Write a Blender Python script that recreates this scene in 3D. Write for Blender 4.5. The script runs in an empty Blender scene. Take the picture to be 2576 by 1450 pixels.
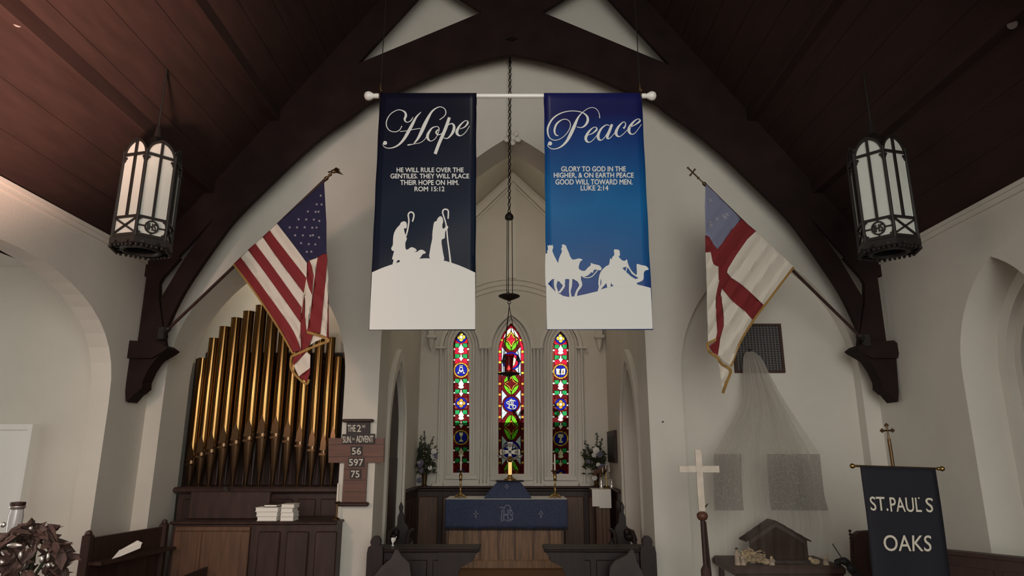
import bpy, bmesh, math, random
from mathutils import Vector, Matrix
from mathutils.geometry import tessellate_polygon, delaunay_2d_cdt
random.seed(7)
C = bpy.context.scene.collection
PI = math.pi
# ---------------------------------------------------------------- camera, world, light, exposure
F, CX, CY, H = 1680.0, 1291.0, 725.0, 1.95
TH = math.atan(419.0 / F)
CT, ST = math.cos(TH), math.sin(TH)
cam_d = bpy.data.cameras.new('camera'); cam = bpy.data.objects.new('camera', cam_d); C.objects.link(cam)
cam.location = (0, 0, H); cam.rotation_euler = (PI/2 + TH, 0, 0)
cam_d.sensor_fit = 'HORIZONTAL'; cam_d.sensor_width = 36.0; cam_d.lens = 36.0 * F / 2576.0
cam_d.shift_x = -(CX - 1288.0) / 2576.0
cam_d.clip_start = 0.05; cam_d.clip_end = 300
S = bpy.context.scene
S.camera = cam
S.view_settings.view_transform = 'Standard'; S.view_settings.look = 'None'
S.view_settings.gamma = 1.0; S.view_settings.use_curve_mapping = False
S.view_settings.exposure = 0.0
world = bpy.data.worlds.new('world'); S.world = world; world.use_nodes = True
wb = world.node_tree.nodes['Background']
wb.inputs[0].default_value = (1.0, 0.985, 0.93, 1); wb.inputs[1].default_value = 1.8
def lamp(name, kind, loc, energy, color, size=None, target=None):
    d = bpy.data.lights.new(name, kind); d.energy = energy; d.color = color
    if kind == 'AREA': d.shape = 'DISK'; d.size = size
    elif kind in ('POINT', 'SPOT') and size: d.shadow_soft_size = size
    o = bpy.data.objects.new(name, d); C.objects.link(o); o.location = loc
    if target: o.rotation_euler = (Vector(target) - Vector(loc)).to_track_quat('-Z', 'Y').to_euler()
    return o
lamp('nave_lamp', 'POINT', (0.0, 4.6, 6.0), 14, (1.0, 0.95, 0.84), 0.3)             # pendant over the aisle, above the frame
lamp('rear_fill_light', 'AREA', (1.0, -3.0, 3.2), 215, (1.0, 0.975, 0.90), 4.5, (-1.0, 8, 2.8))      # soft area light added behind the viewer, brightening the front wall
ll = lamp('left_warm_fill', 'SPOT', (-3.8, 2.4, 3.3), 190, (1.0, 0.64, 0.53), 0.3, (-3.2, 8.0, 2.9)); ll.data.spot_size = math.radians(95); ll.data.spot_blend = 0.8  # added out-of-frame warm spot, tinting the left side like glare
lamp('organ_fill', 'POINT', (-3.0, 8.8, 5.0), 16, (1.0, 0.90, 0.76), 0.1)              # unseen light added to brighten the wall above the pipes               
ul = lamp('left_roof_fill', 'SPOT', (-2.2, 2.0, 2.2), 2700, (1.0, 0.62, 0.50), 0.2, (-4.0, 4.1, 5.0)); ul.data.spot_size = math.radians(54); ul.data.spot_blend = 0.9   # added unseen spot, reddening the left roof slope
lamp('chancel_fill', 'POINT', (0.0, 9.15, 6.65), 28, (1.0, 0.92, 0.80), 0.2)         # unseen fill added behind the arch crown to brighten the chancel
# ---------------------------------------------------------------- helpers
def P(px, py, Y):
    u = (px - CX) / F; v = (CY - py) / F
    t = Y / (CT - v * ST)
    return Vector((u * t, Y, H + t * (ST + v * CT)))
def PX(px, py, X):
    u = (px - CX) / F; v = (CY - py) / F
    t = X / u
    return Vector((X, t * (CT - v * ST), H + t * (ST + v * CT)))
def srgb(r, g, b):
    f = lambda c: (c/255/12.92) if c/255 <= 0.04045 else ((c/255+0.055)/1.055)**2.4
    return (f(r), f(g), f(b), 1)
LOC = {}
def cat(pts, n=6, closed=False):
    """Catmull-Rom resampling of tuples of any dimension"""
    out = []; m = len(pts)
    rng = m if closed else m - 1
    for i in range(rng):
        if closed: p0, p1, p2, p3 = pts[i-1], pts[i], pts[(i+1) % m], pts[(i+2) % m]
        else: p0, p1, p2, p3 = pts[max(i-1, 0)], pts[i], pts[i+1], pts[min(i+2, m-1)]
        for k in range(n):
            t = k / n
            out.append(tuple(0.5*((2*b) + (-a+c)*t + (2*a-5*b+4*c-d)*t*t + (-a+3*b-3*c+d)*t**3) for a, b, c, d in zip(p0, p1, p2, p3)))
    if not closed: out.append(tuple(pts[-1]))
    return out
class MB:
    def __init__(s): s.v = []; s.f = []
    def add(s, vs, fs):
        n = len(s.v); s.v += [Vector(v) for v in vs]; s.f += [tuple(i + n for i in f) for f in fs]; return s
    def box(s, c, d, rot=None):
        x, y, z = d[0]/2, d[1]/2, d[2]/2
        vs = [Vector((a*x, b*y, e*z)) for a in (-1, 1) for b in (-1, 1) for e in (-1, 1)]
        if rot is not None: vs = [rot @ v for v in vs]
        return s.add([v + Vector(c) for v in vs], [(0,1,3,2),(4,6,7,5),(0,4,5,1),(2,3,7,6),(0,2,6,4),(1,5,7,3)])
    def bb(s, a, b): return s.box([(a[i]+b[i])/2 for i in range(3)], [abs(b[i]-a[i]) for i in range(3)])
    def bev(s, a, b, e):
        """box a..b with chamfered edges e"""
        bm = bmesh.new(); bmesh.ops.create_cube(bm, size=1)
        for v in bm.verts: v.co = Vector([(a[i]+b[i])/2 + v.co[i]*abs(b[i]-a[i]) for i in range(3)])
        bmesh.ops.bevel(bm, geom=bm.edges[:], offset=e, segments=1, affect='EDGES')
        bm.verts.index_update()
        s.add([v.co.copy() for v in bm.verts], [[v.index for v in f.verts] for f in bm.faces]); bm.free(); return s
    def tube(s, pts, r, n=8, closed=False):
        pts = [Vector(p) for p in pts]; m = len(pts); vs = []; fs = []
        rr = r if isinstance(r, (list, tuple)) else [r]*m
        up = None
        for i, p in enumerate(pts):
            if closed: d = pts[(i+1) % m] - pts[i-1]
            else: d = pts[min(i+1, m-1)] - pts[max(i-1, 0)]
            d = d.normalized() if d.length > 1e-9 else Vector((0,0,1))
            if up is None: up = Vector((0,1,0)) if abs(d.y) < 0.9 else Vector((1,0,0))
            a = (up - d*up.dot(d)).normalized(); up = a; b = d.cross(a)
            for k in range(n):
                an = 2*PI*k/n; vs.append(p + (a*math.cos(an) + b*math.sin(an))*rr[i])
        for i in range(m if closed else m-1):
            for k in range(n):
                j = (i+1) % m; fs.append((i*n+k, i*n+(k+1) % n, j*n+(k+1) % n, j*n+k))
        if not closed: fs += [tuple(range(n))[::-1], tuple(range((m-1)*n, m*n))]
        return s.add(vs, fs)
    def lathe(s, prof, c, n=16, axis=(0,0,1)):
        ax = Vector(axis).normalized(); q = Vector((0,0,1)).rotation_difference(ax); vs = []; fs = []; m = len(prof)
        for r, z in prof:
            for k in range(n):
                an = 2*PI*k/n; vs.append(q @ Vector((r*math.cos(an), r*math.sin(an), z)) + Vector(c))
        for i in range(m-1):
            for k in range(n): fs.append((i*n+k, i*n+(k+1) % n, (i+1)*n+(k+1) % n, (i+1)*n+k))
        fs += [tuple(range(n))[::-1], tuple(range((m-1)*n, m*n))]
        return s.add(vs, fs)
    def ball(s, c, r, n=10, sc=(1,1,1)):
        vs = [Vector((0,0,-1))]; fs = []; m = max(4, n//2)
        for i in range(1, m):
            a = -PI/2 + PI*i/m
            for k in range(n): vs.append(Vector((math.cos(a)*math.cos(2*PI*k/n), math.cos(a)*math.sin(2*PI*k/n), math.sin(a))))
        vs.append(Vector((0,0,1))); L = len(vs)-1
        for k in range(n):
            fs.append((0, 1+(k+1) % n, 1+k)); fs.append((L, L-n+k, L-n+(k+1) % n))
        for i in range(m-2):
            for k in range(n): fs.append((1+i*n+k, 1+i*n+(k+1) % n, 1+(i+1)*n+(k+1) % n, 1+(i+1)*n+k))
        return s.add([Vector((v.x*r*sc[0], v.y*r*sc[1], v.z*r*sc[2])) + Vector(c) for v in vs], fs)
    def poly(s, poly, mp, mq, holes=()):
        """prism of a 2-D polygon (with holes): mp / mq map a 2-D point to the front / back"""
        loops = [list(poly)] + [list(h) for h in holes]
        flat = [p for l in loops for p in l]; n = len(flat)
        tri = tessellate_polygon([[Vector((p[0], p[1], 0)) for p in l] for l in loops])
        vs = [mp(p) for p in flat]; fs = [tuple(t) for t in tri]
        if mq:
            vs += [mq(p) for p in flat]; fs += [tuple(i+n for i in t)[::-1] for t in tri]
            o = 0
            for l in loops:
                m = len(l)
                for i in range(m): fs.append((o+i, o+(i+1) % m, o+(i+1) % m+n, o+i+n))
                o += m
        return s.add(vs, fs)
    def pxz(s, poly, y0, y1, holes=()):          # world (x,z) polygon between y0 and y1
        return s.poly(poly, lambda p: Vector((p[0], y0, p[1])), (lambda p: Vector((p[0], y1, p[1]))) if y1 is not None else None, holes)
    def pyz(s, poly, x0, x1, holes=()):
        return s.poly(poly, lambda p: Vector((x0, p[0], p[1])), (lambda p: Vector((x1, p[0], p[1]))) if x1 is not None else None, holes)
    def px(s, poly, Y, th, holes=()):            # photograph-measured outline on the plane Y, thickness th
        k = lambda p: P(p[0], p[1], Y)
        return s.poly(poly, k, (lambda p: k(p) + Vector((0, th, 0))) if th else None, holes)
    def cloth(s, poly, mp, step, holes=()):
        """densely triangulated polygon mapped by mp"""
        xs = [p[0] for p in poly]; ys = [p[1] for p in poly]
        vs = [Vector((p[0], p[1])) for p in poly]; n = len(vs)
        ed = [(i, (i+1) % n) for i in range(n)]
        def inside(x, y):
            r = False; j = n-1
            for i in range(n):
                if (ys[i] > y) != (ys[j] > y) and x < (xs[j]-xs[i])*(y-ys[i])/(ys[j]-ys[i])+xs[i]: r = not r
                j = i
            return r
        y = min(ys) + step*0.6; row = 0
        while y < max(ys):
            x = min(xs) + step*(0.5 if row % 2 else 0.9)
            while x < max(xs):
                if inside(x, y): vs.append(Vector((x, y)))
                x += step
            y += step*0.87; row += 1
        r = delaunay_2d_cdt(vs, ed, [list(range(n))], 1, 1e-4, False)
        fs = []
        for f in r[2]:
            c = sum((r[0][i] for i in f), Vector((0, 0)))/len(f)
            if inside(c.x, c.y): fs.append(tuple(f))
        return s.add([mp((v.x, v.y)) for v in r[0]], fs)
    def ribbon(s, pts, mp, n=6):
        """pts = (x, y, width): a pen stroke of changing width"""
        q = cat(pts, n); vs = []; fs = []; m = len(q)
        for i in range(m):
            a = q[max(i-1, 0)]; b = q[min(i+1, m-1)]; dx, dy = b[0]-a[0], b[1]-a[1]; L = math.hypot(dx, dy) or 1
            w = max(q[i][2], 1.0)/2; nx, ny = -dy/L*w, dx/L*w
            vs += [mp((q[i][0]+nx, q[i][1]+ny)), mp((q[i][0]-nx, q[i][1]-ny))]
            if i: fs.append((2*i-2, 2*i, 2*i+1, 2*i-1))
        return s.add(vs, fs)
    def build(s, name, mat, parent=None, smooth=False, label=None, kind=None, fixn=True):
        me = bpy.data.meshes.new(name)
        if parent is not None: o0 = LOC[parent.name]
        else:
            lo = [min(v[i] for v in s.v) for i in range(3)]; hi = [max(v[i] for v in s.v) for i in range(3)]
            o0 = Vector(((lo[0]+hi[0])/2, (lo[1]+hi[1])/2, lo[2]))
        me.from_pydata([v - o0 for v in s.v], [], s.f)
        if fixn:
            bm = bmesh.new(); bm.from_mesh(me); bmesh.ops.recalc_face_normals(bm, faces=bm.faces); bm.to_mesh(me); bm.free()
        me.materials.append(mat)
        if smooth:
            me.polygons.foreach_set('use_smooth', [True]*len(me.polygons)); me.set_sharp_from_angle(angle=math.radians(42))
        me.update()
        o = bpy.data.objects.new(name, me); C.objects.link(o)
        if parent is not None: o.parent = parent; LOC[o.name] = o0
        else: o.location = o0; LOC[o.name] = o0
        if label: o['label'] = label
        if kind: o['kind'] = kind
        return o
def thing(name, label, category, loc=(0,0,0), group=None):
    o = bpy.data.objects.new(name, None); C.objects.link(o); o.location = loc; o.empty_display_size = 0.1
    o['label'] = label; o['category'] = category
    if group: o['group'] = group
    LOC[o.name] = Vector(loc); return o
def tag(o, label, category, group=None):
    o['label'] = label; o['category'] = category
    if group: o['group'] = group
    return o
def struct(o): o['kind'] = 'structure'; return o
def shell(name, loc=(0,0,0)):
    o = bpy.data.objects.new(name, None); C.objects.link(o); o.location = loc; LOC[o.name] = Vector(loc); o['kind'] = 'structure'; return o
def text_faces(body):
    cu = bpy.data.curves.new('t', 'FONT'); cu.body = body; cu.resolution_u = 4
    ob = bpy.data.objects.new('t', cu); C.objects.link(ob)
    dg = bpy.context.evaluated_depsgraph_get(); me = bpy.data.meshes.new_from_object(ob.evaluated_get(dg))
    vs = [v.co.copy() for v in me.vertices]; fs = [tuple(p.vertices) for p in me.polygons]
    bpy.data.objects.remove(ob); bpy.data.curves.remove(cu); bpy.data.meshes.remove(me)
    x0 = min(v.x for v in vs); x1 = max(v.x for v in vs); y0 = min(v.y for v in vs); y1 = max(v.y for v in vs)
    return [((v.x-x0)/(x1-x0), (v.y-y0)/(y1-y0)) for v in vs], fs
def text_fit(mb, body, quad, mp, bold=0):
    """fit lettering into the quad (bottom-left, bottom-right, top-right, top-left)"""
    vs, fs = text_faces(body); a, b, c, d = quad
    offs = [(0, 0)] if not bold else [(-bold, 0), (bold, 0), (0, bold), (0, -bold)]
    for k, (ox, oy) in enumerate(offs):
        out = []
        for s, t in vs:
            x = (a[0]*(1-s)+b[0]*s)*(1-t) + (d[0]*(1-s)+c[0]*s)*t + ox
            y = (a[1]*(1-s)+b[1]*s)*(1-t) + (d[1]*(1-s)+c[1]*s)*t + oy
            out.append(mp((x, y)) + Vector((0, -0.0004*k, 0)))
        mb.add(out, fs)
def arch(xc, w, z0, zs, R, n=10):
    """pointed arch outline: half width w, springing zs, radius R; starts bottom-left, ends bottom-right"""
    pts = [(xc-w, z0)]
    a1 = math.acos((R-w)/R)
    for i in range(n+1):
        a = a1*i/n; pts.append((xc-w+R-R*math.cos(a), zs+R*math.sin(a)))
    for i in range(n-1, -1, -1):
        a = a1*i/n; pts.append((xc+w-R+R*math.cos(a), zs+R*math.sin(a)))
    pts.append((xc+w, z0)); return pts
def rsolve(w, rise): return (w*w + rise*rise)/(2*w)      # radius of a pointed arch of half width w and that rise
# ---------------------------------------------------------------- materials
def mat(name, col, rough=0.7, metal=0.0, var=0.0, scale=6.0, bump=0.0, bscale=60.0, stretch=None, spec=0.5, col2=None, coat=0.0):
    m = bpy.data.materials.new(name); m.use_nodes = True; nt = m.node_tree; b = nt.nodes['Principled BSDF']
    b.inputs['Base Color'].default_value = col; b.inputs['Roughness'].default_value = rough; b.inputs['Metallic'].default_value = metal
    b.inputs['Specular IOR Level'].default_value = spec; b.inputs['Coat Weight'].default_value = coat
    tc = nt.nodes.new('ShaderNodeTexCoord'); mp = nt.nodes.new('ShaderNodeMapping'); nt.links.new(tc.outputs['Object'], mp.inputs[0])
    if stretch: mp.inputs['Scale'].default_value = stretch
    if var or col2:
        n = nt.nodes.new('ShaderNodeTexNoise'); n.inputs['Scale'].default_value = scale; n.inputs['Detail'].default_value = 6
        nt.links.new(mp.outputs[0], n.inputs['Vector'])
        r = nt.nodes.new('ShaderNodeValToRGB'); r.color_ramp.elements[0].position = 0.3; r.color_ramp.elements[1].position = 0.7
        lo = tuple(c*(1-var) for c in col[:3])+(1,); hi = col2 or tuple(min(1, c*(1+var)) for c in col[:3])+(1,)
        r.color_ramp.elements[0].color = lo; r.color_ramp.elements[1].color = hi
        nt.links.new(n.outputs['Fac'], r.inputs[0]); nt.links.new(r.outputs[0], b.inputs['Base Color'])
    if bump:
        n2 = nt.nodes.new('ShaderNodeTexNoise'); n2.inputs['Scale'].default_value = bscale; n2.inputs['Detail'].default_value = 4
        nt.links.new(mp.outputs[0], n2.inputs['Vector'])
        bp = nt.nodes.new('ShaderNodeBump'); bp.inputs['Strength'].default_value = bump; bp.inputs['Distance'].default_value = 0.01
        nt.links.new(n2.outputs['Fac'], bp.inputs['Height']); nt.links.new(bp.outputs[0], b.inputs['Normal'])
    return m
M = {}
M['plaster'] = mat('plaster', (0.65, 0.615, 0.545, 1), 0.9, var=0.04, scale=1.5, bump=0.25, bscale=90)
M['plaster_trim'] = mat('plaster_trim', (0.68, 0.645, 0.58, 1), 0.75, var=0.04, scale=3)
M['ceil'] = mat('ceiling_boards', (0.030, 0.0145, 0.0115, 1), 0.8, var=0.2, scale=2, stretch=(6, 1, 6), bump=0.2, spec=0.25)
M['beam'] = mat('dark_stained_beam', (0.020, 0.0105, 0.009, 1), 0.8, var=0.3, scale=3, bump=0.2, spec=0.15)
M['dark'] = mat('dark_wood', (0.036, 0.016, 0.012, 1), 0.5, var=0.35, scale=4, stretch=(4, 4, 0.6), spec=0.4)
M['darkest'] = mat('nearly_black_oak', (0.017, 0.0085, 0.0075, 1), 0.5, var=0.3, scale=4, stretch=(4, 4, 0.6), spec=0.3)
M['dullsilver'] = mat('tarnished_silver', (0.30, 0.28, 0.25, 1), 0.5, metal=0.85, var=0.4, scale=40)
M['wood'] = mat('oak_brown', (0.11, 0.052, 0.028, 1), 0.5, var=0.3, scale=5, stretch=(6, 6, 0.5))
M['red_wood'] = mat('reddish_wood', (0.115, 0.043, 0.024, 1), 0.5, var=0.25, scale=5, stretch=(0.6, 6, 6))
M['oak'] = mat('altar_oak', (0.21, 0.115, 0.058, 1), 0.55, var=0.35, scale=6, stretch=(7, 7, 0.6))
M['iron'] = mat('black_iron', (0.018, 0.015, 0.013, 1), 0.55, metal=0.4)
M['opal'] = mat('opal_glass', (0.56, 0.575, 0.52, 1), 0.3, var=0.03, scale=14)
M['brass'] = mat('brass', (0.40, 0.27, 0.10, 1), 0.3, metal=1.0)
M['oldbrass'] = mat('aged_brass', (0.13, 0.08, 0.038, 1), 0.45, metal=0.9)
M['pipe'] = mat('gilded_pipe_metal', (0.22, 0.125, 0.042, 1), 0.17, metal=0.95)
M['pipe_foot'] = mat('pipe_foot_metal', (0.19, 0.115, 0.062, 1), 0.22, metal=0.9)
M['silver'] = mat('silver', (0.75, 0.72, 0.68, 1), 0.3, metal=0.9, var=0.15, scale=20)
M['crosspaint'] = mat('worn_white_paint', (0.66, 0.57, 0.47, 1), 0.5, var=0.12, scale=14)
M['white'] = mat('white_paint', (0.82, 0.80, 0.76, 1), 0.5)
M['print'] = mat('white_print', (0.70, 0.70, 0.67, 1), 0.55)
M['gloss'] = mat('white_gloss_rod', (0.84, 0.82, 0.77, 1), 0.25)
M['paper'] = mat('paper', (0.86, 0.83, 0.76, 1), 0.7)
M['cream'] = mat('cream_letter', (0.62, 0.57, 0.48, 1), 0.8)
M['linen'] = mat('white_linen', (0.80, 0.77, 0.72, 1), 0.9, bump=0.2)
M['blue_cloth'] = mat('blue_brocade', (0.034, 0.048, 0.10, 1), 0.8, var=0.35, scale=45, bump=0.3)
M['blue_thread'] = mat('pale_blue_thread', (0.17, 0.19, 0.27, 1), 0.7)
M['navy'] = mat('navy_cloth', (0.0045, 0.0045, 0.011, 1), 0.8, var=0.2, scale=12, bump=0.2)
M['navyflag'] = mat('flag_blue', (0.013, 0.012, 0.05, 1), 0.8)
M['paleblue'] = mat('flag_pale_blue', (0.19, 0.20, 0.30, 1), 0.75)
M['redflag'] = mat('flag_red', (0.19, 0.013, 0.016, 1), 0.8)
M['whiteflag'] = mat('flag_white', (0.66, 0.60, 0.52, 1), 0.8)
M['star'] = mat('star_thread', (0.36, 0.34, 0.38, 1), 0.8)
M['gold'] = mat('gold_fringe', (0.36, 0.20, 0.05, 1), 0.6, bump=0.5, bscale=200)
M['black'] = mat('matt_black', (0.012, 0.011, 0.011, 1), 0.6)
M['card'] = mat('black_card', (0.020, 0.013, 0.013, 1), 0.6)
M['leaf'] = mat('dark_leaf', (0.035, 0.042, 0.022, 1), 0.45, var=0.4, scale=9)
M['leaf_red'] = mat('reddish_leaf', (0.10, 0.06, 0.05, 1), 0.65, var=0.35, scale=9)
M['blossom'] = mat('white_blossom', (0.72, 0.70, 0.66, 1), 0.7)
M['lilac'] = mat('blue_lilac_blossom', (0.12, 0.11, 0.16, 1), 0.7)
M['straw'] = mat('straw', (0.50, 0.37, 0.22, 1), 0.8, var=0.4, scale=30)
M['stone'] = mat('floor_carpet', (0.12, 0.05, 0.035, 1), 0.95, var=0.2, scale=20)
M['grill'] = mat('vent_metal', (0.11, 0.10, 0.095, 1), 0.6)
M['stable'] = mat('stable_wood', (0.030, 0.012, 0.007, 1), 0.85, var=0.3, scale=8, spec=0.1)
M['upholstery'] = mat('brown_upholstery', (0.052, 0.022, 0.016, 1), 0.75, bump=0.5, bscale=40)
M['greycover'] = mat('grey_velvet', (0.042, 0.032, 0.030, 1), 0.7, var=0.3, scale=6)
M['hedge'] = mat('evergreen', (0.10, 0.12, 0.07, 1), 0.8, var=0.4, scale=3)
M['fitting'] = mat('pale_fitting', (0.16, 0.13, 0.12, 1), 0.6)
M['wax'] = mat('candle_wax', (0.78, 0.73, 0.62, 1), 0.5)
M['figure'] = mat('painted_figure', (0.45, 0.35, 0.26, 1), 0.6, var=0.3, scale=25)
# ================================================================ THE SETTING
W, D, PLATE, SL = 4.34, 8.0, H + 2.29, 1.35
roof = lambda x: PLATE + SL*(W - abs(x))
RIDGE = roof(0)
YB, XC, DT = 12.2, 1.70, 0.6                                   # chancel end wall, chancel half width, gable wall thickness
struct(MB().bb((-9, -5, -0.1), (9, D, 0)).build('floor', M['stone']))
struct(MB().bb((-XC, D, -0.1), (XC, YB, 0.30)).build('floor', M['oak']))
# gable wall with chancel arch, organ arch and the shallow recess on the right
RCH = rsolve(1.60, 2.71)
org = arch(-3.08, 1.07, 0, H + 0.9, 1.7, 16); cha = arch(0, 1.60, 0, H + 1.35, RCH, 24); rec = arch(3.08, 1.07, 0, H + 0.9, 1.7, 16)
out = [(-W-0.3, 0)] + org + cha + rec + [(W+0.3, 0), (W+0.3, roof(W)), (0, RIDGE), (-W-0.3, roof(W))]
struct(MB().pxz(out, D, D + DT).build('wall_front', M['plaster']))
struct(MB().bb((1.9, D + 0.16, 0), (4.3, D + 0.30, H + 2.7)).build('wall_front', M['plaster']))   # back of the recess
# plaster boss at the crown of the chancel arch
b = MB()
for dx, dz, r in ((0, -0.02, .05), (-.07, -.05, .045), (.07, -.05, .045), (-.05, .03, .035), (.05, .03, .035), (0, -.10, .04)): b.ball((-.01+dx, D-0.02, H+4.04+dz), r, 8, (1, .6, 1))
struct(b.build('trim_1', M['plaster_trim'], smooth=True))
# side walls
def side_hole(yc, w, z0, zs, R): return arch(yc, w, z0, zs, R, 12)
def ell(yc, a, z0, zs, b, n=24): return [(yc-a, z0)] + [(yc - a*math.cos(PI*i/n), zs + b*abs(math.sin(PI*i/n))**0.8) for i in range(n+1)] + [(yc+a, z0)]
lh = ell(5.45, 1.80, 0, H + 0.55, 1.22)
outl = [(-5, 0)] + lh + [(D, 0), (D, PLATE), (-5, PLATE)]
struct(MB().pyz(outl, -W, -W-0.22).build('wall_left', M['plaster']))
rh = arch(5.83, 0.63, 0.75, H + 0.75, rsolve(0.63, 1.0), 12)
outr = [(-5, 0), (D, 0), (D, PLATE), (-5, PLATE)]
struct(MB().pyz(outr, W, W+0.36, [rh[::-1]]).build('wall_right', M['plaster']))
# moulded frame and leaded glass of the right window
rw = shell('window_1', (W+0.4, 5.83, 0.75))
o2 = arch(5.83, 0.64, 0.74, H + 0.75, rsolve(0.64, 1.02), 12); i2 = arch(5.83, 0.52, 0.85, H + 0.75, rsolve(0.52, 0.86), 12); i3 = arch(5.83, 0.44, 0.92, H + 0.75, rsolve(0.44, 0.74), 12)
MB().pyz(o2, W+0.36, W+0.44, [i2[::-1]]).build('window_frame', M['plaster_trim'], rw)
MB().pyz(o2, W+0.44, W+0.52, [i3[::-1]]).build('window_frame', M['plaster_trim'], rw)
gl = MB(); gl.pyz(i2, W+0.53, W+0.54); gl.build('pane', M['black'], rw)
lc = MB()
for k in range(6): lc.bb((W+0.51, 5.2, 1.1+k*.32), (W+0.53, 6.4, 1.115+k*.32))
lc.build('lead_came', M['iron'], rw)
# mouldings under the roof
for sx in (-1, 1):
    t = MB().bb((sx*(W-0.035), -5, PLATE-0.06), (sx*(W+.01), D, PLATE-0.02)); t.bb((sx*(W-0.02), -5, PLATE-0.11), (sx*(W+.01), D, PLATE-0.06))
    struct(t.build('trim_2', M['plaster']))
# transept seen through the left arch: far wall, ceiling, white door
struct(MB().bb((-9, 7.6, 0), (-W-0.22, 7.75, 4.2)).build('wall_back', M['plaster']))
struct(MB().bb((-9, 2.5, 4.1), (-W-0.22, 7.6, 4.2)).build('ceiling', M['plaster']))
struct(MB().bb((-9.1, 2.5, 0), (-9, 5.4, 1.6)).bb((-9.1, 5.4, 2.6), (-9, 7.75, 4.2)).build('wall_left', M['plaster']))  # unseen outer wall, added with gaps to set the transept's daylight
struct(MB().bb((-9, 2.4, 0), (-W-0.22, 2.5, 4.2)).build('wall_front', M['plaster']))
dr = shell('door_1', (-6.0, 7.55, 0)); q = P(91, 1068, 7.55)
MB().bb((q.x-1.0, 7.54, 0.02), (q.x-0.06, 7.58, q.z-.05)).build('door_panel', M['white'], dr)
fr = MB().bb((q.x-0.05, 7.50, 0), (q.x, 7.6, q.z)); fr.bb((q.x-1.1, 7.50, q.z-.06), (q.x-.05, 7.6, q.z)); fr.build('door_frame', M['white'], dr)
MB().ball((q.x-.13, 7.52, 1.0), .03, 8).build('door_handle', M['oldbrass'], dr, True)
# roof: two slopes of boards, each board its own piece of geometry, with purlins
nb = 22
for sx in (-1, 1):
    rt = shell('ceiling', (sx*W, 1.5, PLATE))
    for k in range(nb):
        xa, xb = W*(1 - k/nb) + (0.12 if k == 0 else 0), W*(1-(k+1)/nb)
        g = 0.0025
        pts = [(sx*(xa-g), roof(xa-g) if k else PLATE-0.16), (sx*(xb+g), roof(xb+g)), (sx*(xb+g), roof(xb+g)+.05), (sx*(xa-g), (roof(xa-g) if k else PLATE-.16)+.05)]
        if k == 0: pts = [(sx*(W+.1), PLATE-.135), (sx*(xb+g), roof(xb+g)), (sx*(xb+g), roof(xb+g)+.05), (sx*(W+.1), PLATE)]
        MB().pxz(pts, -5, D-0.001).build('board', M['ceil'], rt)
    bk = MB().pxz([(sx*(W+.4), roof(W+.4)+.06), (0, RIDGE+.06), (0, RIDGE+.16), (sx*(W+.4), roof(W+.4)+.16)], -5, D+DT+.05)
    bk.build('roof_deck', M['ceil'], rt)
    for xp in (1.42, 2.99, 3.70):
        z = roof(xp); MB().bev((sx*(xp-.07), -5, z-.07), (sx*(xp+.07), D-.002, z+.10), .012).build('purlin', M['ceil'], rt)
# chancel: side walls with pointed side doorways, end wall with three lancets, roof
CS = H + 3.62                                                   # springing of the chancel roof
dh = arch(9.75, 0.66, 0.30, H + 0.25, rsolve(0.66, 1.05), 12)
sl = [(D+DT, 0.2)] + dh + [(YB, 0.2), (YB, CS+.1), (D+DT, CS+.1)]
for sx, nm in ((-1, 'wall_left'), (1, 'wall_right')):
    struct(MB().pyz(sl, sx*XC, sx*(XC+.30)).build(nm, M['plaster']))
    struct(MB().bb((sx*(XC+.30), 8.9, .2), (sx*(XC+.36), 10.6, 3.7)).build(nm, M['plaster']))
    f = MB().pyz(arch(9.75, .80, .30, H+.25, rsolve(.80, 1.25), 14), sx*(XC-.07), sx*(XC+.01), [arch(9.75, .68, .31, H+.25, rsolve(.68, 1.08), 14)[::-1]])
    f.pyz(arch(9.75, .70, .30, H+.25, rsolve(.70, 1.11), 14), sx*(XC-.04), sx*(XC+.2), [arch(9.75, .60, .31, H+.25, rsolve(.60, .97), 14)[::-1]])
    struct(f.build('trim_3', M['plaster_trim']))
    dx_ = .02 if sx < 0 else .18
    dd = shell('door_2' if sx < 0 else 'door_3', (sx*(XC+.25), 9.75, .3))
    MB().pyz(arch(9.75, .62, .31, H+.25, rsolve(.62, 1.0), 12), sx*(XC+dx_+.02), sx*(XC+dx_+.08)).build('door_leaf', M['dark'] if sx < 0 else M['plaster_trim'], dd)
    b2 = MB()
    for k in range(5): b2.bb((sx*(XC+dx_), 9.75-.55+k*.22, .35), (sx*(XC+dx_+.02), 9.75-.36+k*.22, 1.9))
    b2.build('board', M['dark'] if sx < 0 else M['plaster_trim'], dd, kind='stuff')
struct(MB().pxz([(-XC-.1, CS), (0, CS+1.78), (XC+.1, CS), (XC+.1, CS+.12), (0, CS+1.95), (-XC-.1, CS+.12)], D+DT, YB+.3).build('ceiling', M['plaster']))
def apx(cx, w, yb, ys, R, n=12): return [(x, -z) for x, z in arch(cx, w, -yb, -ys, R, n)]
LAN = [(1160.0, 20.5, 1190, 874, 831), (1286.0, 32.5, 1193, 888, 813), (1410.5, 20.5, 1193, 876, 833)]
holes = []
for cx, w, yb, ys, ya in LAN: holes.append(apx(cx, w, yb, ys, rsolve(w, ys-ya)))
wx = lambda p: (P(p[0], p[1], YB).x, P(p[0], p[1], YB).z)
struct(MB().pxz([(-XC-.1, 0.2), (XC+.1, .2), (XC+.1, CS), (0, CS+1.79), (-XC-.1, CS)], YB, YB+.30, [[wx(p) for p in h][::-1] for h in holes]).build('wall_front', M['plaster']))
tr = shell('trim_4', (0, YB, 2.0))
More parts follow.
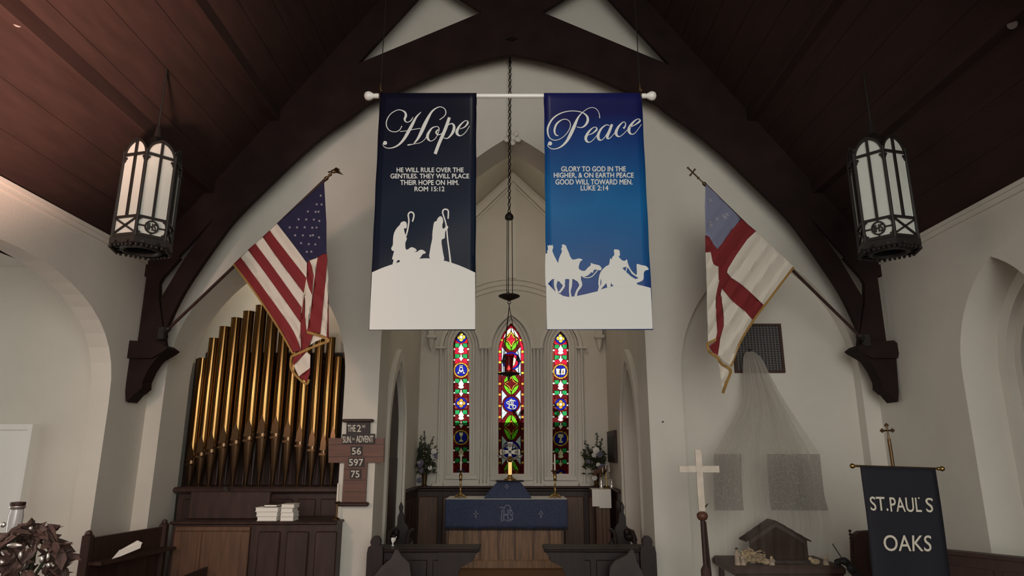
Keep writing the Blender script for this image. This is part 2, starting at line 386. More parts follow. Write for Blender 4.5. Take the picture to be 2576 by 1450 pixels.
def ring(cx, wo, wi, yb, ys, ro, ri, Y, th, nm='moulding', leg=True):
    a = apx(cx, wo, yb, ys, rsolve(wo, ro), 14); c = apx(cx, wi, yb, ys, rsolve(wi, ri), 14)
    if leg: MB().px(a + c[::-1], Y, th).build(nm, M['plaster_trim'], tr)
    else: MB().px(a[1:-1] + c[1:-1][::-1], Y, th).build(nm, M['plaster_trim'], tr)
for cx, w, yb, ys, ya in LAN:
    r0 = ys - ya; big = w > 30
    ring(cx, w+5, w, yb, ys, r0+7, r0, YB-.02, .06)
    ring(cx, w+13, w+9, yb+4, ys, r0+19, r0+13, YB-.04, .05)
    ring(cx, w+20, w+17, yb+4, ys, r0+31, r0+26, YB-.06, .07)
    if big: ring(cx, 58, 50, 879, 879, 98, 86, YB-.09, .10, 'hood_mould', False)
    else: ring(cx, 54, 46, 879, 879, 84, 74, YB-.09, .10, 'hood_mould', False)
    MB().px([(cx-w-20, yb+6), (cx+w+20, yb+6), (cx+w+20, yb+16), (cx-w-20, yb+16)], YB-.07, .08).build('sill', M['plaster_trim'], tr)
    MB().px([(cx-w-24, yb+18), (cx+w+24, yb+18), (cx+w+24, 1226), (cx-w-24, 1226)], YB-.09, .10).build('sill_block', M['plaster_trim'], tr)
zt, zb = P(1288, 880, YB).z, P(1288, 1216, YB).z
for cx in (1106, 1221, 1354, 1466):
    for dx in ((-9, 0, 9) if 1200 < cx < 1400 else (0,)):
        x = P(cx+dx, 1050, YB).x
        MB().lathe([(.028, zb), (.028, zb+.04), (.02, zb+.06), (.020, zt-.05), (.03, zt-.02), (.034, zt)], (x, YB-.06, 0), 10).build('colonnette', M['plaster_trim'], tr, True)
    x = P(cx, 1050, YB).x
    MB().bev((x-.10, YB-.12, zt), (x+.10, YB, zt+.04), .01).build('capital', M['plaster_trim'], tr)
    MB().bev((x-.10, YB-.12, zb-.06), (x+.10, YB, zb), .01).build('plinth', M['plaster_trim'], tr)
# great arch moulding following the roof, centre rib, shallow string courses, corbels
for sx in (-1, 1):
    MB().pxz([(0, CS+1.70), (sx*XC, CS-.06), (sx*XC, CS-.20), (0, CS+1.56)], YB-.06, YB).build('moulding', M['plaster_trim'], tr)
    MB().pxz([(0, CS+1.52), (sx*XC, CS-.24), (sx*XC, CS-.28), (0, CS+1.48)], YB-.03, YB).build('moulding', M['plaster_trim'], tr)
    x = P(1085 if sx < 0 else 1508, 850, YB-.1).x; z = P(1085, 852, YB-.1).z
    MB().bev((x-.09, YB-.16, z), (x+.09, YB, z+.06), .012).bev((x-.06, YB-.12, z+.06), (x+.06, YB, z+.30), .01).lathe([(.005, z-.22), (.04, z-.16), (.06, z-.04), (.07, z)], (x, YB-.06, 0), 10).build('corbel', M['plaster_trim'], tr, True)
MB().px([(1276, 446), (1297, 446), (1298, 700), (1275, 700)], YB-.025, .03).build('rib', M['plaster_trim'], tr)
for k, (y0, r) in enumerate(((703, .014), (716, .010), (728, .014))):
    pts = [P(x, y0 + 19*((x-1285)/88.0)**2*(1 - .12*abs(x-1285)/240), YB-.01) for x in range(1060, 1512, 10)]
    MB().tube(pts, r, 6).build('moulding', M['plaster_trim'], tr)
# ================================================================ STAINED GLASS (window_2 .. window_4)
def glass(name, col, cloud=0.25):
    m = bpy.data.materials.new(name); m.use_nodes = True; nt = m.node_tree; nt.nodes.clear()
    o = nt.nodes.new('ShaderNodeOutputMaterial'); t = nt.nodes.new('ShaderNodeBsdfRefraction'); t.inputs['IOR'].default_value = 1.02; t.inputs['Roughness'].default_value = 0.32; d = nt.nodes.new('ShaderNodeBsdfTranslucent')
    mx = nt.nodes.new('ShaderNodeMixShader'); mx.inputs[0].default_value = 0.12
    n = nt.nodes.new('ShaderNodeTexNoise'); n.inputs['Scale'].default_value = 28; n.inputs['Detail'].default_value = 5
    tc = nt.nodes.new('ShaderNodeTexCoord'); nt.links.new(tc.outputs['Object'], n.inputs['Vector'])
    r = nt.nodes.new('ShaderNodeValToRGB'); r.color_ramp.elements[0].position = .35; r.color_ramp.elements[1].position = .65
    r.color_ramp.elements[0].color = tuple(c*(1-cloud) for c in col[:3])+(1,); r.color_ramp.elements[1].color = tuple(min(1, c*(1+cloud*.5)) for c in col[:3])+(1,)
    nt.links.new(n.outputs['Fac'], r.inputs[0]); nt.links.new(r.outputs[0], t.inputs[0]); nt.links.new(r.outputs[0], d.inputs[0])
    nt.links.new(t.outputs[0], mx.inputs[1]); nt.links.new(d.outputs[0], mx.inputs[2]); nt.links.new(mx.outputs[0], o.inputs[0]); return m
G = {'red': glass('ruby_glass', (.58, .018, .045, 1), .4), 'dkred': glass('dim_and_dark_ruby_glass', (.13, .010, .013, 1), .4), 'brown': glass('red_brown_glass', (.20, .05, .03, 1)), 'green': glass('green_glass', (.03, .34, .10, 1), .4), 'lime': glass('lime_glass', (.16, .52, .025, 1), .4),
     'blue': glass('blue_glass', (.014, .018, .34, 1), .3), 'white': glass('white_glass', (.92, .88, .78, 1), .1), 'pale': glass('pale_blue_glass', (.52, .60, .66, 1), .2), 'yellow': glass('yellow_glass', (.80, .62, .07, 1)), 'gold': glass('gold_glass', (.60, .33, .05, 1)), 'cream': glass('cream_glass', (.80, .68, .48, 1), .3)}
M['lead'] = mat('lead_came', (.012, .010, .010, 1), .6)
def circ(x, y, r, n=20, a0=0.0): return [(x + r*math.cos(a0+2*PI*k/n), y + r*math.sin(a0+2*PI*k/n)) for k in range(n)]
def wedge(x, y, r0, r1, a, b, n=4): return [(x+r1*math.cos(a+(b-a)*k/n), y+r1*math.sin(a+(b-a)*k/n)) for k in range(n+1)] + [(x+r0*math.cos(b-(b-a)*k/n), y+r0*math.sin(b-(b-a)*k/n)) for k in range(n+1)]
def rect(x0, y0, x1, y1): return [(x0, y0), (x1, y0), (x1, y1), (x0, y1)]
class Win:
    """pieces are laid over one another; the overlay is cut so that every spot belongs to one pane only"""
    def __init__(s, nm, label_at, outline, Y):
        s.root = shell(nm, P(label_at[0], label_at[1], Y)); s.Y = Y; s.out = outline; s.pieces = []
    def add(s, poly, g):
        ar = sum(a[0]*b[1]-b[0]*a[1] for a, b in zip(poly, poly[1:]+poly[:1]))
        s.pieces.append((list(poly) if ar > 0 else list(poly)[::-1], g))
    def done(s):
        vs, ed, fc = [], [], []
        for poly, g in s.pieces:
            o = len(vs); n = len(poly); vs += [Vector(p) for p in poly]; fc.append(list(range(o, o+n)))
        r = delaunay_2d_cdt(vs, [], fc, 1, 1e-3, True)
        own = {}
        def inside(p, pol=None):
            pol = pol or s.out; x, y = p; c = False; j = len(pol)-1
            for i in range(len(pol)):
                a, b = pol[i], pol[j]
                if (a[1] > y) != (b[1] > y) and x < (b[0]-a[0])*(y-a[1])/(b[1]-a[1])+a[0]: c = not c
                j = i
            return c
        for f in r[2]:
            g0 = sum((r[0][i] for i in f), Vector((0, 0)))/len(f)
            for k in range(len(s.pieces)-1, -1, -1):
                if inside(g0, s.pieces[k][0]): own.setdefault(k, []).append(f); break
        lead = MB()
        for k, fs in own.items():
            fs = [f for f in fs if inside(sum((r[0][i] for i in f), Vector((0, 0)))/len(f))]
            if not fs: continue
            idx = {}; mb = MB(); ff = []
            for f in fs:
                for i in f:
                    if i not in idx: idx[i] = len(idx)
                ff.append(tuple(idx[i] for i in f))
            mb.add([P(r[0][i].x, r[0][i].y, s.Y) for i in idx], ff)
            mb.build('pane', G[s.pieces[k][1]], s.root, fixn=False)
            cnt = {}
            for f in fs:
                for a, b in zip(f, f[1:]+f[:1]): cnt[(min(a, b), max(a, b))] = cnt.get((min(a, b), max(a, b)), 0)+1
            for (a, b), c in cnt.items():
                if c == 1:
                    p, q = P(r[0][a].x, r[0][a].y, s.Y-.004), P(r[0][b].x, r[0][b].y, s.Y-.004)
                    d = q-p
                    if d.length < 1e-4: continue
                    w = Vector((-d.z, 0, d.x)).normalized()*.0035
                    lead.add([p+w, q+w, q-w, p-w], [(0, 1, 2, 3)])
        lead.build('lead_came', M['lead'], s.root, kind='stuff')
def side_window(nm, k, top, charge):
    cx, w, yb, ys, ya = LAN[k]; Wn = Win(nm, (cx, yb), apx(cx, w, yb, ys, rsolve(w, ys-ya)), YB+.03)
    y = lambda c: 800 + c/3.453 + top
    Wn.add(rect(cx-w-2, ya-4, cx+w+2, yb+4), 'brown')
    for a, b in ((90, 185), (185, 280), (280, 375), (375, 560), (560, 655), (655, 850), (850, 950), (950, 1150), (1150, 1250), (1250, 1350)):   # border strips
        Wn.add(rect(cx-w-2, y(a), cx-w+4.5, y(b)), 'brown' if a < 400 else 'dkred'); Wn.add(rect(cx+w-4.5, y(a), cx+w+2, y(b)), 'brown' if a < 400 else 'dkred')
    for a, b in ((95, 130), (185, 235), (255, 330), (340, 400), (505, 545), (560, 640), (650, 695), (790, 835), (845, 915), (925, 975), (1105, 1160), (1170, 1240), (1250, 1350)):
        Wn.add(rect(cx-w+4.5, y(a), cx+w-4.5, y(b)), 'red' if a < 400 else 'dkred')  # below the top, rubies darker: dimmer backlight put into the glass colour
    for g0, fl in ((222, 0), (530, 0), (802, 0), (1124, 0)):
        for s in (-1, 1): Wn.add([(cx+s*15.5, y(g0)), (cx+s*4, y(g0)), (cx+s*4, y(g0+30)), (cx+s*8, y(g0+38)), (cx+s*15.5, y(g0+34))], 'green')
        Wn.add([(cx, y(g0-4)), (cx+2.5, y(g0+18)), (cx+5, y(g0+30)), (cx+7.5, y(g0+45)), (cx+5, y(g0+58)), (cx+8, y(g0+75)), (cx+4, y(g0+84)), (cx, y(g0+88)), (cx-4, y(g0+84)), (cx-8, y(g0+75)), (cx-5, y(g0+58)), (cx-7.5, y(g0+45)), (cx-5, y(g0+30)), (cx-2.5, y(g0+18))], 'white' if g0 < 900 else 'cream')
    for g0 in (315, 622, 897, 1222):
        for s in (-1, 1): Wn.add([(cx+s*15.5, y(g0)), (cx+s*3.5, y(g0)), (cx+s*3.5, y(g0+26)), (cx+s*9, y(g0+38)), (cx+s*15.5, y(g0+38))], 'green')
        Wn.add([(cx-2, y(g0+4)), (cx+2, y(g0+4)), (cx+2.2, y(g0+28)), (cx+6.5, y(g0+30)), (cx+2, y(g0+55)), (cx, y(g0+66)), (cx-2, y(g0+55)), (cx-6.5, y(g0+30)), (cx-2.2, y(g0+28))], 'white' if g0 < 900 else 'cream')
    # top quatrefoil
    Wn.add(circ(cx, y(172), 13.5), 'blue')
    for a in range(4): Wn.add(circ(cx + 6*math.cos(a*PI/2), y(168)+6*math.sin(a*PI/2), 5.2, 12), 'yellow')
    Wn.add(circ(cx, y(168), 4.6, 12), 'white')
    # medallions
    for yc, r in ((455, 19.5), (1040, 19.5)):
        for q in range(8): Wn.add(wedge(cx, y(yc), r-4.2, r, q*PI/4+.4, (q+1)*PI/4+.4), 'gold')
        Wn.add(circ(cx, y(yc), r-4.2, 24), 'blue')
    Wn.add(circ(cx, y(742), 14.5, 24), 'blue')
    for a in range(4): Wn.add(circ(cx + 6.2*math.cos(a*PI/2), y(742)+6.2*math.sin(a*PI/2), 5.0, 12), 'gold')
    Wn.add(circ(cx, y(742), 4.4, 12), 'white')
    Wn.add(circ(cx, y(1345), 10, 16), 'blue'); Wn.add(circ(cx, y(1345), 5, 12), 'gold')
    charge(Wn, cx, y)
    for c in (177, 272, 366, 559, 653, 750, 851, 950, 1153, 1255):
        for s in (-1, 1): Wn.add(rect(cx+s*(w-3)-2.8, y(c)-2.4, cx+s*(w-3)+2.8, y(c)+2.4), 'white')
    Wn.done()
def charge_left(Wn, cx, y):
    a = y(455)
    Wn.add([(cx-9, a+9), (cx-10.5, a+5), (cx-7, a+6), (cx-3.5, a-9), (cx+3.5, a-9), (cx+7, a+6), (cx+10.5, a+5), (cx+9, a+9), (cx+4, a+9), (cx+5, a+3), (cx+2, a+4), (cx, a+8), (cx-2, a+4), (cx-5, a+3), (cx-4, a+9)], 'white')
    Wn.add([(cx-1.6, a-6), (cx+1.6, a-6), (cx+3, a), (cx-3, a)], 'blue')
    Wn.add(rect(cx-5, a-12, cx+5, a-10), 'white')
    b = y(1040)                                                # chalice
    Wn.add([(cx-5.5, b-13), (cx+5.5, b-13), (cx+4.5, b-6), (cx+1.5, b-2), (cx+1.2, b+4), (cx+6, b+9), (cx+6.5, b+11), (cx-6.5, b+11), (cx-6, b+9), (cx-1.2, b+4), (cx-1.5, b-2), (cx-4.5, b-6)], 'cream')
def charge_right(Wn, cx, y):
    a = y(455)                                                 # open book
    Wn.add([(cx-12, a-8), (cx-1, a-6), (cx-.6, a+9), (cx-11, a+8)], 'white'); Wn.add([(cx+.6, a+9), (cx+1, a-6), (cx+12, a-8), (cx+11, a+8)], 'white')
    Wn.add([(cx-4, a+2), (cx-2, a-4), (cx-1.6, a+5), (cx-5, a+5)], 'gold'); Wn.add([(cx+4, a+5), (cx+6, a-4), (cx+8, a+5)], 'gold')
    b = y(1040)                                                # head and shoulders
    Wn.add([(cx-7, b-12), (cx+7, b-12), (cx+7.5, b-3), (cx+3, b-2), (cx+2.5, b+3), (cx+7, b+11), (cx-6, b+11), (cx-2.5, b+3), (cx-3, b-2), (cx-7.5, b-3)], 'cream')
side_window('window_2', 0, 0, charge_left)
side_window('window_4', 2, 3.0, charge_right)
# centre lancet
cx, w, yb, ys, ya = LAN[1]
Wn = Win('window_3', (cx, yb), apx(cx, w, yb, ys, rsolve(w, ys-ya)), YB+.03)
y = lambda c: 780 + c/3.223
Wn.add(rect(cx-w-2, ya-4, cx+w+2, yb+4), 'dkred')
oi = apx(cx, w-8, yb+4, ys, rsolve(w-8, ys-ya-12))
prev = 100
for c in (245, 340, 425, 512, 600, 687, 780, 870, 965, 1060, 1150, 1240, 1335):
    for s in (-1, 1):
        Wn.add([(cx, y(prev)), (cx+s*(w+2), y(prev)), (cx+s*(w+2), y(c)), (cx, y(c))], 'red' if c < 430 else 'dkred')  # lower border reds darker, the weaker backlight put into their colour
    prev = c
Wn.add(oi, 'dkred')
bands = [(145, 335), (510, 690), (850, 1060), (1215, 1420)]
mids = [415, 765, 1135]
for yc in mids:                                                # pale spandrels beside the medallions
    for s in (-1, 1):
        Wn.add([(cx+s*24, y(yc-118)), (cx+s*24, y(yc-4)), (cx+s*2, y(yc-40)), (cx+s*12, y(yc-72))], 'pale')
        Wn.add([(cx+s*24, y(yc+4)), (cx+s*24, y(yc+128)), (cx+s*12, y(yc+78)), (cx+s*2, y(yc+40))], 'pale')
for yc, cc in zip(mids, ('red', 'dkred', 'blue')):
    Wn.add(circ(cx, y(yc), 22.5, 24), 'blue' if yc != 765 else 'dkred'); Wn.add(circ(cx, y(yc), 18.5, 24), 'blue' if yc == 765 else cc)
def petal(x0, y0, x1, y1, bow, n=8):
    dx, dy = x1-x0, y1-y0
    L = math.hypot(dx, dy); nx, ny = -dy/L, dx/L
    a = [(x0+dx*k/n + nx*bow*math.sin(PI*k/n), y0+dy*k/n + ny*bow*math.sin(PI*k/n)) for k in range(n+1)]
    return a + [(x0+dx*k/n - nx*bow*.45*math.sin(PI*k/n), y0+dy*k/n - ny*bow*.45*math.sin(PI*k/n)) for k in range(n-1, 0, -1)]
for i, (a, b) in enumerate(bands):
    m = (a+b)/2
    Wn.add([(cx, y(m)-20), (cx+8, y(m)-6), (cx+18, y(m)), (cx+8, y(m)+6), (cx, y(m)+20), (cx-8, y(m)+6), (cx-18, y(m)), (cx-8, y(m)-6)], 'yellow' if i == 0 else 'gold')
    Wn.add([(cx, y(m)-15), (cx+5, y(m)-5), (cx+14, y(m)), (cx+5, y(m)+5), (cx, y(m)+15), (cx-5, y(m)+5), (cx-14, y(m)), (cx-5, y(m)-5)], 'red' if i == 0 else 'dkred')
    for s in (-1, 1):
        up = [(cx+s*.6, y(a)), (cx+s*9, y(a)+6), (cx+s*17, y(m)-11), (cx+s*19, y(m)-1.5), (cx+s*9, y(m)-8), (cx+s*2.5, y(m)-16), (cx+s*.6, y(m)-24)]
        lo = [(px_, 2*y(m)-py_) for px_, py_ in up]
        Wn.add(up, 'white' if i == 0 else 'lime'); Wn.add(lo, 'lime')
        if i == 0: Wn.add([(cx+s*1.5, y(a)+13), (cx+s*6, y(a)+14), (cx+s*18, y(m)-3), (cx+s*9, y(m)-8), (cx+s*2.5, y(m)-16)], 'yellow')
# charges: shield, IHS, sculptural leaf medallion
Wn.add([(cx+2, y(370)), (cx+13, y(400)), (cx+8, y(450)), (cx-4, y(470)), (cx-9, y(420))], 'cream')
b = y(765)
Wn.add(rect(cx-6.5, b-10, cx-3.5, b+10), 'white'); Wn.add(rect(cx+3, b-10, cx+6, b+10), 'white'); Wn.add(rect(cx-6.5, b-1.3, cx+6, b+1.5), 'white')
Wn.add(rect(cx-1.4, b-14, cx+1.4, b+5), 'white'); Wn.add(rect(cx-4, b-12, cx+4, b-9.6), 'white')
sp = [(cx+11, b-7, 3), (cx+5, b-9.5, 3), (cx-9, b-6, 3), (cx-11, b-2, 3), (cx-2, b+1, 3), (cx+11, b+4, 3), (cx+10, b+10, 3), (cx+2, b+12.5, 3), (cx-10, b+8, 3)]
q = cat(sp, 3); L1, L2 = [], []
for i in range(len(q)):
    a, c = q[max(i-1, 0)], q[min(i+1, len(q)-1)]; dx, dy = c[0]-a[0], c[1]-a[1]; L = math.hypot(dx, dy)
    L1.append((q[i][0]-dy/L*1.3, q[i][1]+dx/L*1.3)); L2.append((q[i][0]+dy/L*1.3, q[i][1]-dx/L*1.3))
Wn.add(L1 + L2[::-1], 'white')
b = y(1135)
for k in range(7):
    a = k*2*PI/7; Wn.add(petal(cx+3*math.cos(a), b+3*math.sin(a), cx+17*math.cos(a), b+17*math.sin(a), 4.5), 'cream' if k % 2 else 'pale')
Wn.add(circ(cx, b, 4, 10), 'brown')
for c in (165, 245, 340, 425, 512, 600, 687, 780, 870, 965, 1060, 1150, 1240):
    xw = w-4 if y(c) > ys else (w-4)*math.sqrt(max(0, 1-((ys-y(c))/(ys-ya-4))**1.7))
    for s in (-1, 1): Wn.add(rect(cx+s*xw-3.4, y(c)-3, cx+s*xw+3.4, y(c)+3), 'yellow' if c < 600 else 'gold')
Wn.done()
# ---- outdoors behind the windows: a tall clipped evergreen hedge and the ground
def hedge():
    t = thing('hedge', 'dark evergreen hedge outside, dimming the foot of the stained windows', 'hedge', (0, 16.5, -0.5))
    b = MB(); R = random.Random(3)
    for k in range(900):
        x = R.uniform(-4, 4); z = R.uniform(-.3, 2.75 + .35*math.sin(x*2.1) + R.random()*.25); c = Vector((x, 16.2+R.uniform(-.25, .25), z))
        d = Vector((R.uniform(-1, 1), R.uniform(-1, 1), R.uniform(-1, 1))).normalized(); e = d.orthogonal().normalized()
        b.add([c-d*.16, c+e*.07, c+d*.16, c-e*.07], [(0, 1, 2, 3)])
    b.build('foliage', M['hedge'], t, kind='stuff', fixn=False)
    MB().bb((-4.2, 16.3, -.5), (4.2, 17.2, 2.7)).build('hedge_core', M['hedge'], t)
hedge()
struct(MB().bb((-20, YB+.3, -0.6), (20, 40, -0.5)).build('floor', M['hedge']))
# ================================================================ ROOF TRUSSES
YT = 7.62
INNER = [(0, 135), (94, 154), (169, 176), (236, 204), (291, 229), (360, 257), (390, 281), (465, 333), (535, 392), (612, 466), (692, 546), (740, 608), (804, 700), (838, 757), (874, 834)]   # half width, y
def truss(Y, label):
    t = thing('roof_truss', label, 'roof truss', (0, Y, PLATE - .5))
    dy = Y - YT
    T = .07
    def m(o, yy, s): 
        v = P(1288 + s*o, yy, YT - T/2); v.y = Y - T/2; return v
    for s in (-1, 1):
        k = lambda p: m(p[0], p[1], s)
        k2 = lambda p: m(p[0], p[1], s) + Vector((0, T, 0))
        # curved scissor brace: inner arch edge, then the upper edge, running on past the centre to the far rafter
        up = [(872, 850), (884, 751), (824, 650), (780, 590), (700, 480), (560, 310), (470, 205), (400, 165), (75, 30), (0, 77), (0, 92), (18, 99), (0, 104)]
        MB().poly(up + cat(INNER, 4), k, k2).build('arch_brace', M['beam'], t)
        j3 = lambda p: m(p[0], p[1], s) + Vector((0, .006*(2+s), 0)); j4 = lambda p: m(p[0], p[1], s) + Vector((0, T-.006*(2+s), 0))
        MB().poly([(75, 30), (0, -2), (-123, -54), (-250, -108), (-250, -80), (-123, 0), (-75, 30), (0, 77)], j3, j4).build('scissor_brace', M['beam'], t)
        pA, pB = m(879, 691, s), m(832, 636, s)
        L = [(W, abs(pA.z)-.02), (W, PLATE+.02), (0, RIDGE), (0, RIDGE-.68), (2.03, H+4.80), (abs(pB.x), pB.z), (abs(pA.x), pA.z)]
        MB().pxz([(s*x, z) for x, z in L], Y-T/2+.004, Y+T/2-.004).build('principal_rafter', M['beam'], t)
        MB().poly([(912, 640), (878, 640), (835, 648), (880, 698), (888, 713), (888, 757), (872, 868), (943, 868)], k, k2).build('post', M['beam'], t)
        # carved corbel: moulded cap and tapering curved bracket
        kd = lambda d: (lambda p: m(p[0], p[1], s) + Vector((0, T/2 + d, 0)))
        MB().poly([(884,865),(868,870),(855,880),(862,886),(872,892),(895,905),(957,905),(961,886),(960,872),(947,861)], kd(-.15), kd(.15)).build('corbel_cap', M['beam'], t)
        MB().poly([(872,889),(895,913),(909,934),(917,951),(922,962),(923,979),(930,984),(936,990),(942,993),(950,1002),(960,1013),(964,1012),(965,988),(958,894),(940,880)], kd(-.10), kd(.10)).build('corbel', M['beam'], t)
    return t
truss(YT, 'dark arched timber roof truss in front of the white gable wall')
truss(3.4, 'nearer dark roof truss, only just showing in the upper corners')
# pale fittings on the purlins
for s, w_ in ((-1, 'left'), (1, 'right')):
    yy = 4.6
    while True:                                                # just below the boards
        q = P(45, 57, yy) if s < 0 else P(2547, 62, yy)
        if q.z < roof(q.x) - .09: break
        yy -= .02
    t = thing('spotlight', 'small pale light fitting high on the dark roof, at the %s edge' % w_, 'light', q)
    d = Vector((-s*.55, -.60, -.58)).normalized()
    MB().lathe([(.012, -.05), (.028, -.045), (.034, 0), (.030, .004)], q, 12, d).build('lamp_can', M['fitting'], t, True)
    MB().tube([q - d*.07, Vector((q.x + s*.02, q.y + .02, roof(q.x)+.01))], .009).build('bracket', M['black'], t)
# ================================================================ LANTERNS
def lantern(c, yaw, label, hook, vs):
    t = thing('pendant_lantern', label, 'lantern', c, 'pair of gothic lanterns')
    r, Hh = .245, 1.02; z = c[2]
    ap = r*math.cos(PI/6)
    for k in range(6):
        a = yaw + k*PI/3; n = Vector((math.cos(a), math.sin(a), 0)); tg = Vector((-math.sin(a), math.cos(a), 0)); o = Vector(c)
        mp = lambda d: (lambda p: o + n*(ap+d) + tg*p[0] + Vector((0, 0, p[1])))
        hw = r/2 - .003
        pane = arch(0, hw, .14, .86, rsolve(hw, .145), 8)
        MB().poly(pane, mp(-.012), mp(-.018)).build('pane', M['opal'], t)
        f = MB()
        outer = arch(0, hw+.006, .855, .86, rsolve(hw+.006, .160), 8); inner = arch(0, hw-.012, .855, .86, rsolve(hw-.012, .135), 8)
        f.poly(outer[1:-1] + inner[1:-1][::-1], mp(.006), mp(-.012))
        f.poly(rect(-hw, .855, hw, .876), mp(.008), mp(-.012)); f.poly(rect(-hw, .282, hw, .302), mp(.008), mp(-.012)); f.poly(rect(-.010, .29, .010, 1.0), mp(.006), mp(-.012))
        for sg in (-1, 1):
            f.poly([(sg*hw, .845), (sg*(hw-.03), .842), (sg*(hw-.032), .828), (sg*(hw-.022), .822), (sg*(hw-.014), .80), (sg*hw, .79)], mp(.007), mp(-.011))
        f.poly(rect(-hw, .12, hw, .145), mp(.008), mp(-.012))
        f.build('tracery', M['iron'], t)
        if k % 2 == 0:
            MB().poly(rect(-hw, .145, hw, .285), mp(-.013), mp(-.017)).build('pane', M['opal'], t)
            f = MB()
            f.poly(circ(0, .215, .058, 24), mp(.007), mp(-.008), [circ(0, .215, .047, 24)[::-1]])
            for sg in (-1, 1): f.poly(rect(sg*.055, .210, sg*hw, .221), mp(.006), mp(-.008))
            f.poly(rect(-.006, .27, .006, .285), mp(.006), mp(-.008)); f.poly(rect(-.006, .14, .006, .16), mp(.006), mp(-.008))
            for sx in (-1, 1):
                for sz in (-1, 1): f.poly([(sx*hw, .215+sz*.07), (sx*(hw-.03), .215+sz*.07), (sx*(hw-.034), .215+sz*.058), (sx*(hw-.016), .215+sz*.050), (sx*(hw-.012), .215+sz*.034), (sx*hw, .215+sz*.03)], mp(.005), mp(-.008))
            text_fit(f, 'IHS', [(-.036, .183), (.036, .183), (.036, .247), (-.036, .247)], mp(.003), .003)
            f.build('monogram_panel', M['iron'], t)
        else:
            MB().poly(rect(-hw, .145, hw, .285), mp(-.013), mp(-.017)).build('pane', M['opal'], t)
            f = MB()
            for sg in (-1, 1): f.poly([(-hw, .215-sg*.07-.006), (-hw+.001, .215-sg*.07+.010), (hw, .215+sg*.07+.006), (hw-.001, .215+sg*.07-.010)], mp(.006), mp(-.008))
            f.build('cross_panel', M['iron'], t)
        cp = Vector(c) + Vector((math.cos(a+PI/6)*r, math.sin(a+PI/6)*r, 0))
        MB().tube([cp + Vector((0, 0, .06)), cp + Vector((0, 0, .90))], .014, 6).build('post', M['iron'], t)
    f = MB()                                                   # openwork base: scalloped rim, inner ring, spokes
    f.lathe([(r*1.02, .05), (r*1.07, .06), (r*1.07, .115), (r*1.0, .12)], c, 6, (0, 0, 1))
    base = f.v[:]
    q = Matrix.Rotation(yaw + PI/6, 4, 'Z'); f.v = [Vector(c) + q @ (v - Vector(c)) for v in f.v]
    f.f = [x for x in f.f if len(x) == 4]
    f.build('base_rim', M['iron'], t)
    f = MB()
    f.tube([Vector(c) + Vector((r*.62*math.cos(k*PI/12), r*.62*math.sin(k*PI/12), .055)) for k in range(24)], .022, 6, True)
    for k in range(12):
        a = yaw + k*PI/6 + PI/12
        f.tube([Vector(c) + Vector((r*.6*math.cos(a), r*.6*math.sin(a), .06)), Vector(c) + Vector((r*1.02*math.cos(a), r*1.02*math.sin(a), .07))], .016, 5)
    for k in range(36):
        a = k*PI/18
        rr = r*1.06*math.cos(PI/6)/max(.86, math.cos(((a - yaw + PI/6) % (PI/3)) - PI/6))
        f.ball(Vector(c) + Vector((rr*math.cos(a), rr*math.sin(a), .045)), .016, 6)
    f.build('base_openwork', M['iron'], t)
    MB().lathe([(r*.72, .93), (r*.72, .95), (r*.55, 1.02), (r*.3, 1.08), (.03, 1.12), (.02, 1.22)], c, 6).build('crown', M['iron'], t)
    MB().tube([Vector(c) + Vector((0, 0, 1.2)), Vector((c[0], c[1], c[2]+(hook-c[2])/vs))], .009, 6).build('hanging_rod', M['iron'], t)
    t.scale = (1, 1, vs)
for s, w_ in ((-1, 'left'), (1, 'right')):
    q = P(353 if s < 0 else 2239, 645 if s < 0 else 650, 5.75)
    yaw = math.atan2(-q.y, -q.x) + (math.radians(15) if s < 0 else -math.radians(15))
    lantern((q.x, q.y, q.z), yaw, 'black iron hexagonal lantern with white opal panes hanging from the %s roof slope' % w_, roof(q.x) - .02, 1.04 if s < 0 else 1.09)
# ================================================================ HANGING BANNERS
YR = 5.9
def banner_mat(name, stops, spot=None):
    m = bpy.data.materials.new(name); m.use_nodes = True; nt = m.node_tree; b = nt.nodes['Principled BSDF']; b.inputs['Roughness'].default_value = .32; b.inputs['Specular IOR Level'].default_value = .22
    tc = nt.nodes.new('ShaderNodeTexCoord'); sp = nt.nodes.new('ShaderNodeSeparateXYZ'); nt.links.new(tc.outputs['Generated'], sp.inputs[0])
    n = nt.nodes.new('ShaderNodeTexNoise'); n.inputs['Scale'].default_value = 2.4; n.inputs['Detail'].default_value = 6; nt.links.new(tc.outputs['Generated'], n.inputs['Vector'])
    ma = nt.nodes.new('ShaderNodeMath'); ma.operation = 'MULTIPLY_ADD'; ma.inputs[1].default_value = .22; nt.links.new(n.outputs['Fac'], ma.inputs[0]); nt.links.new(sp.outputs['Z'], ma.inputs[2])
    r = nt.nodes.new('ShaderNodeValToRGB'); e = r.color_ramp.elements
    e[0].position, e[0].color = stops[0][0], stops[0][1]; e[1].position, e[1].color = stops[-1][0], stops[-1][1]
    for p, c in stops[1:-1]: x = e.new(p); x.color = c
    nt.links.new(ma.outputs[0], r.inputs[0]); nt.links.new(r.outputs[0], b.inputs['Base Color']); return m
M['hope'] = banner_mat('navy_printed_vinyl', [(.2, srgb(21, 25, 38)), (.55, srgb(17, 28, 46)), (.75, srgb(19, 25, 42)), (1.0, srgb(18, 18, 34))])
M['peace'] = banner_mat('blue_printed_vinyl', [(.25, srgb(44, 62, 125)), (.42, srgb(30, 84, 140)), (.60, srgb(22, 98, 155)), (.76, srgb(20, 74, 132)), (.92, srgb(22, 50, 110)), (1.08, srgb(26, 28, 80))])
rod = thing('banner_rod', 'long white rod with ball ends from which both banners hang', 'rod', P(1284, 243, YR))
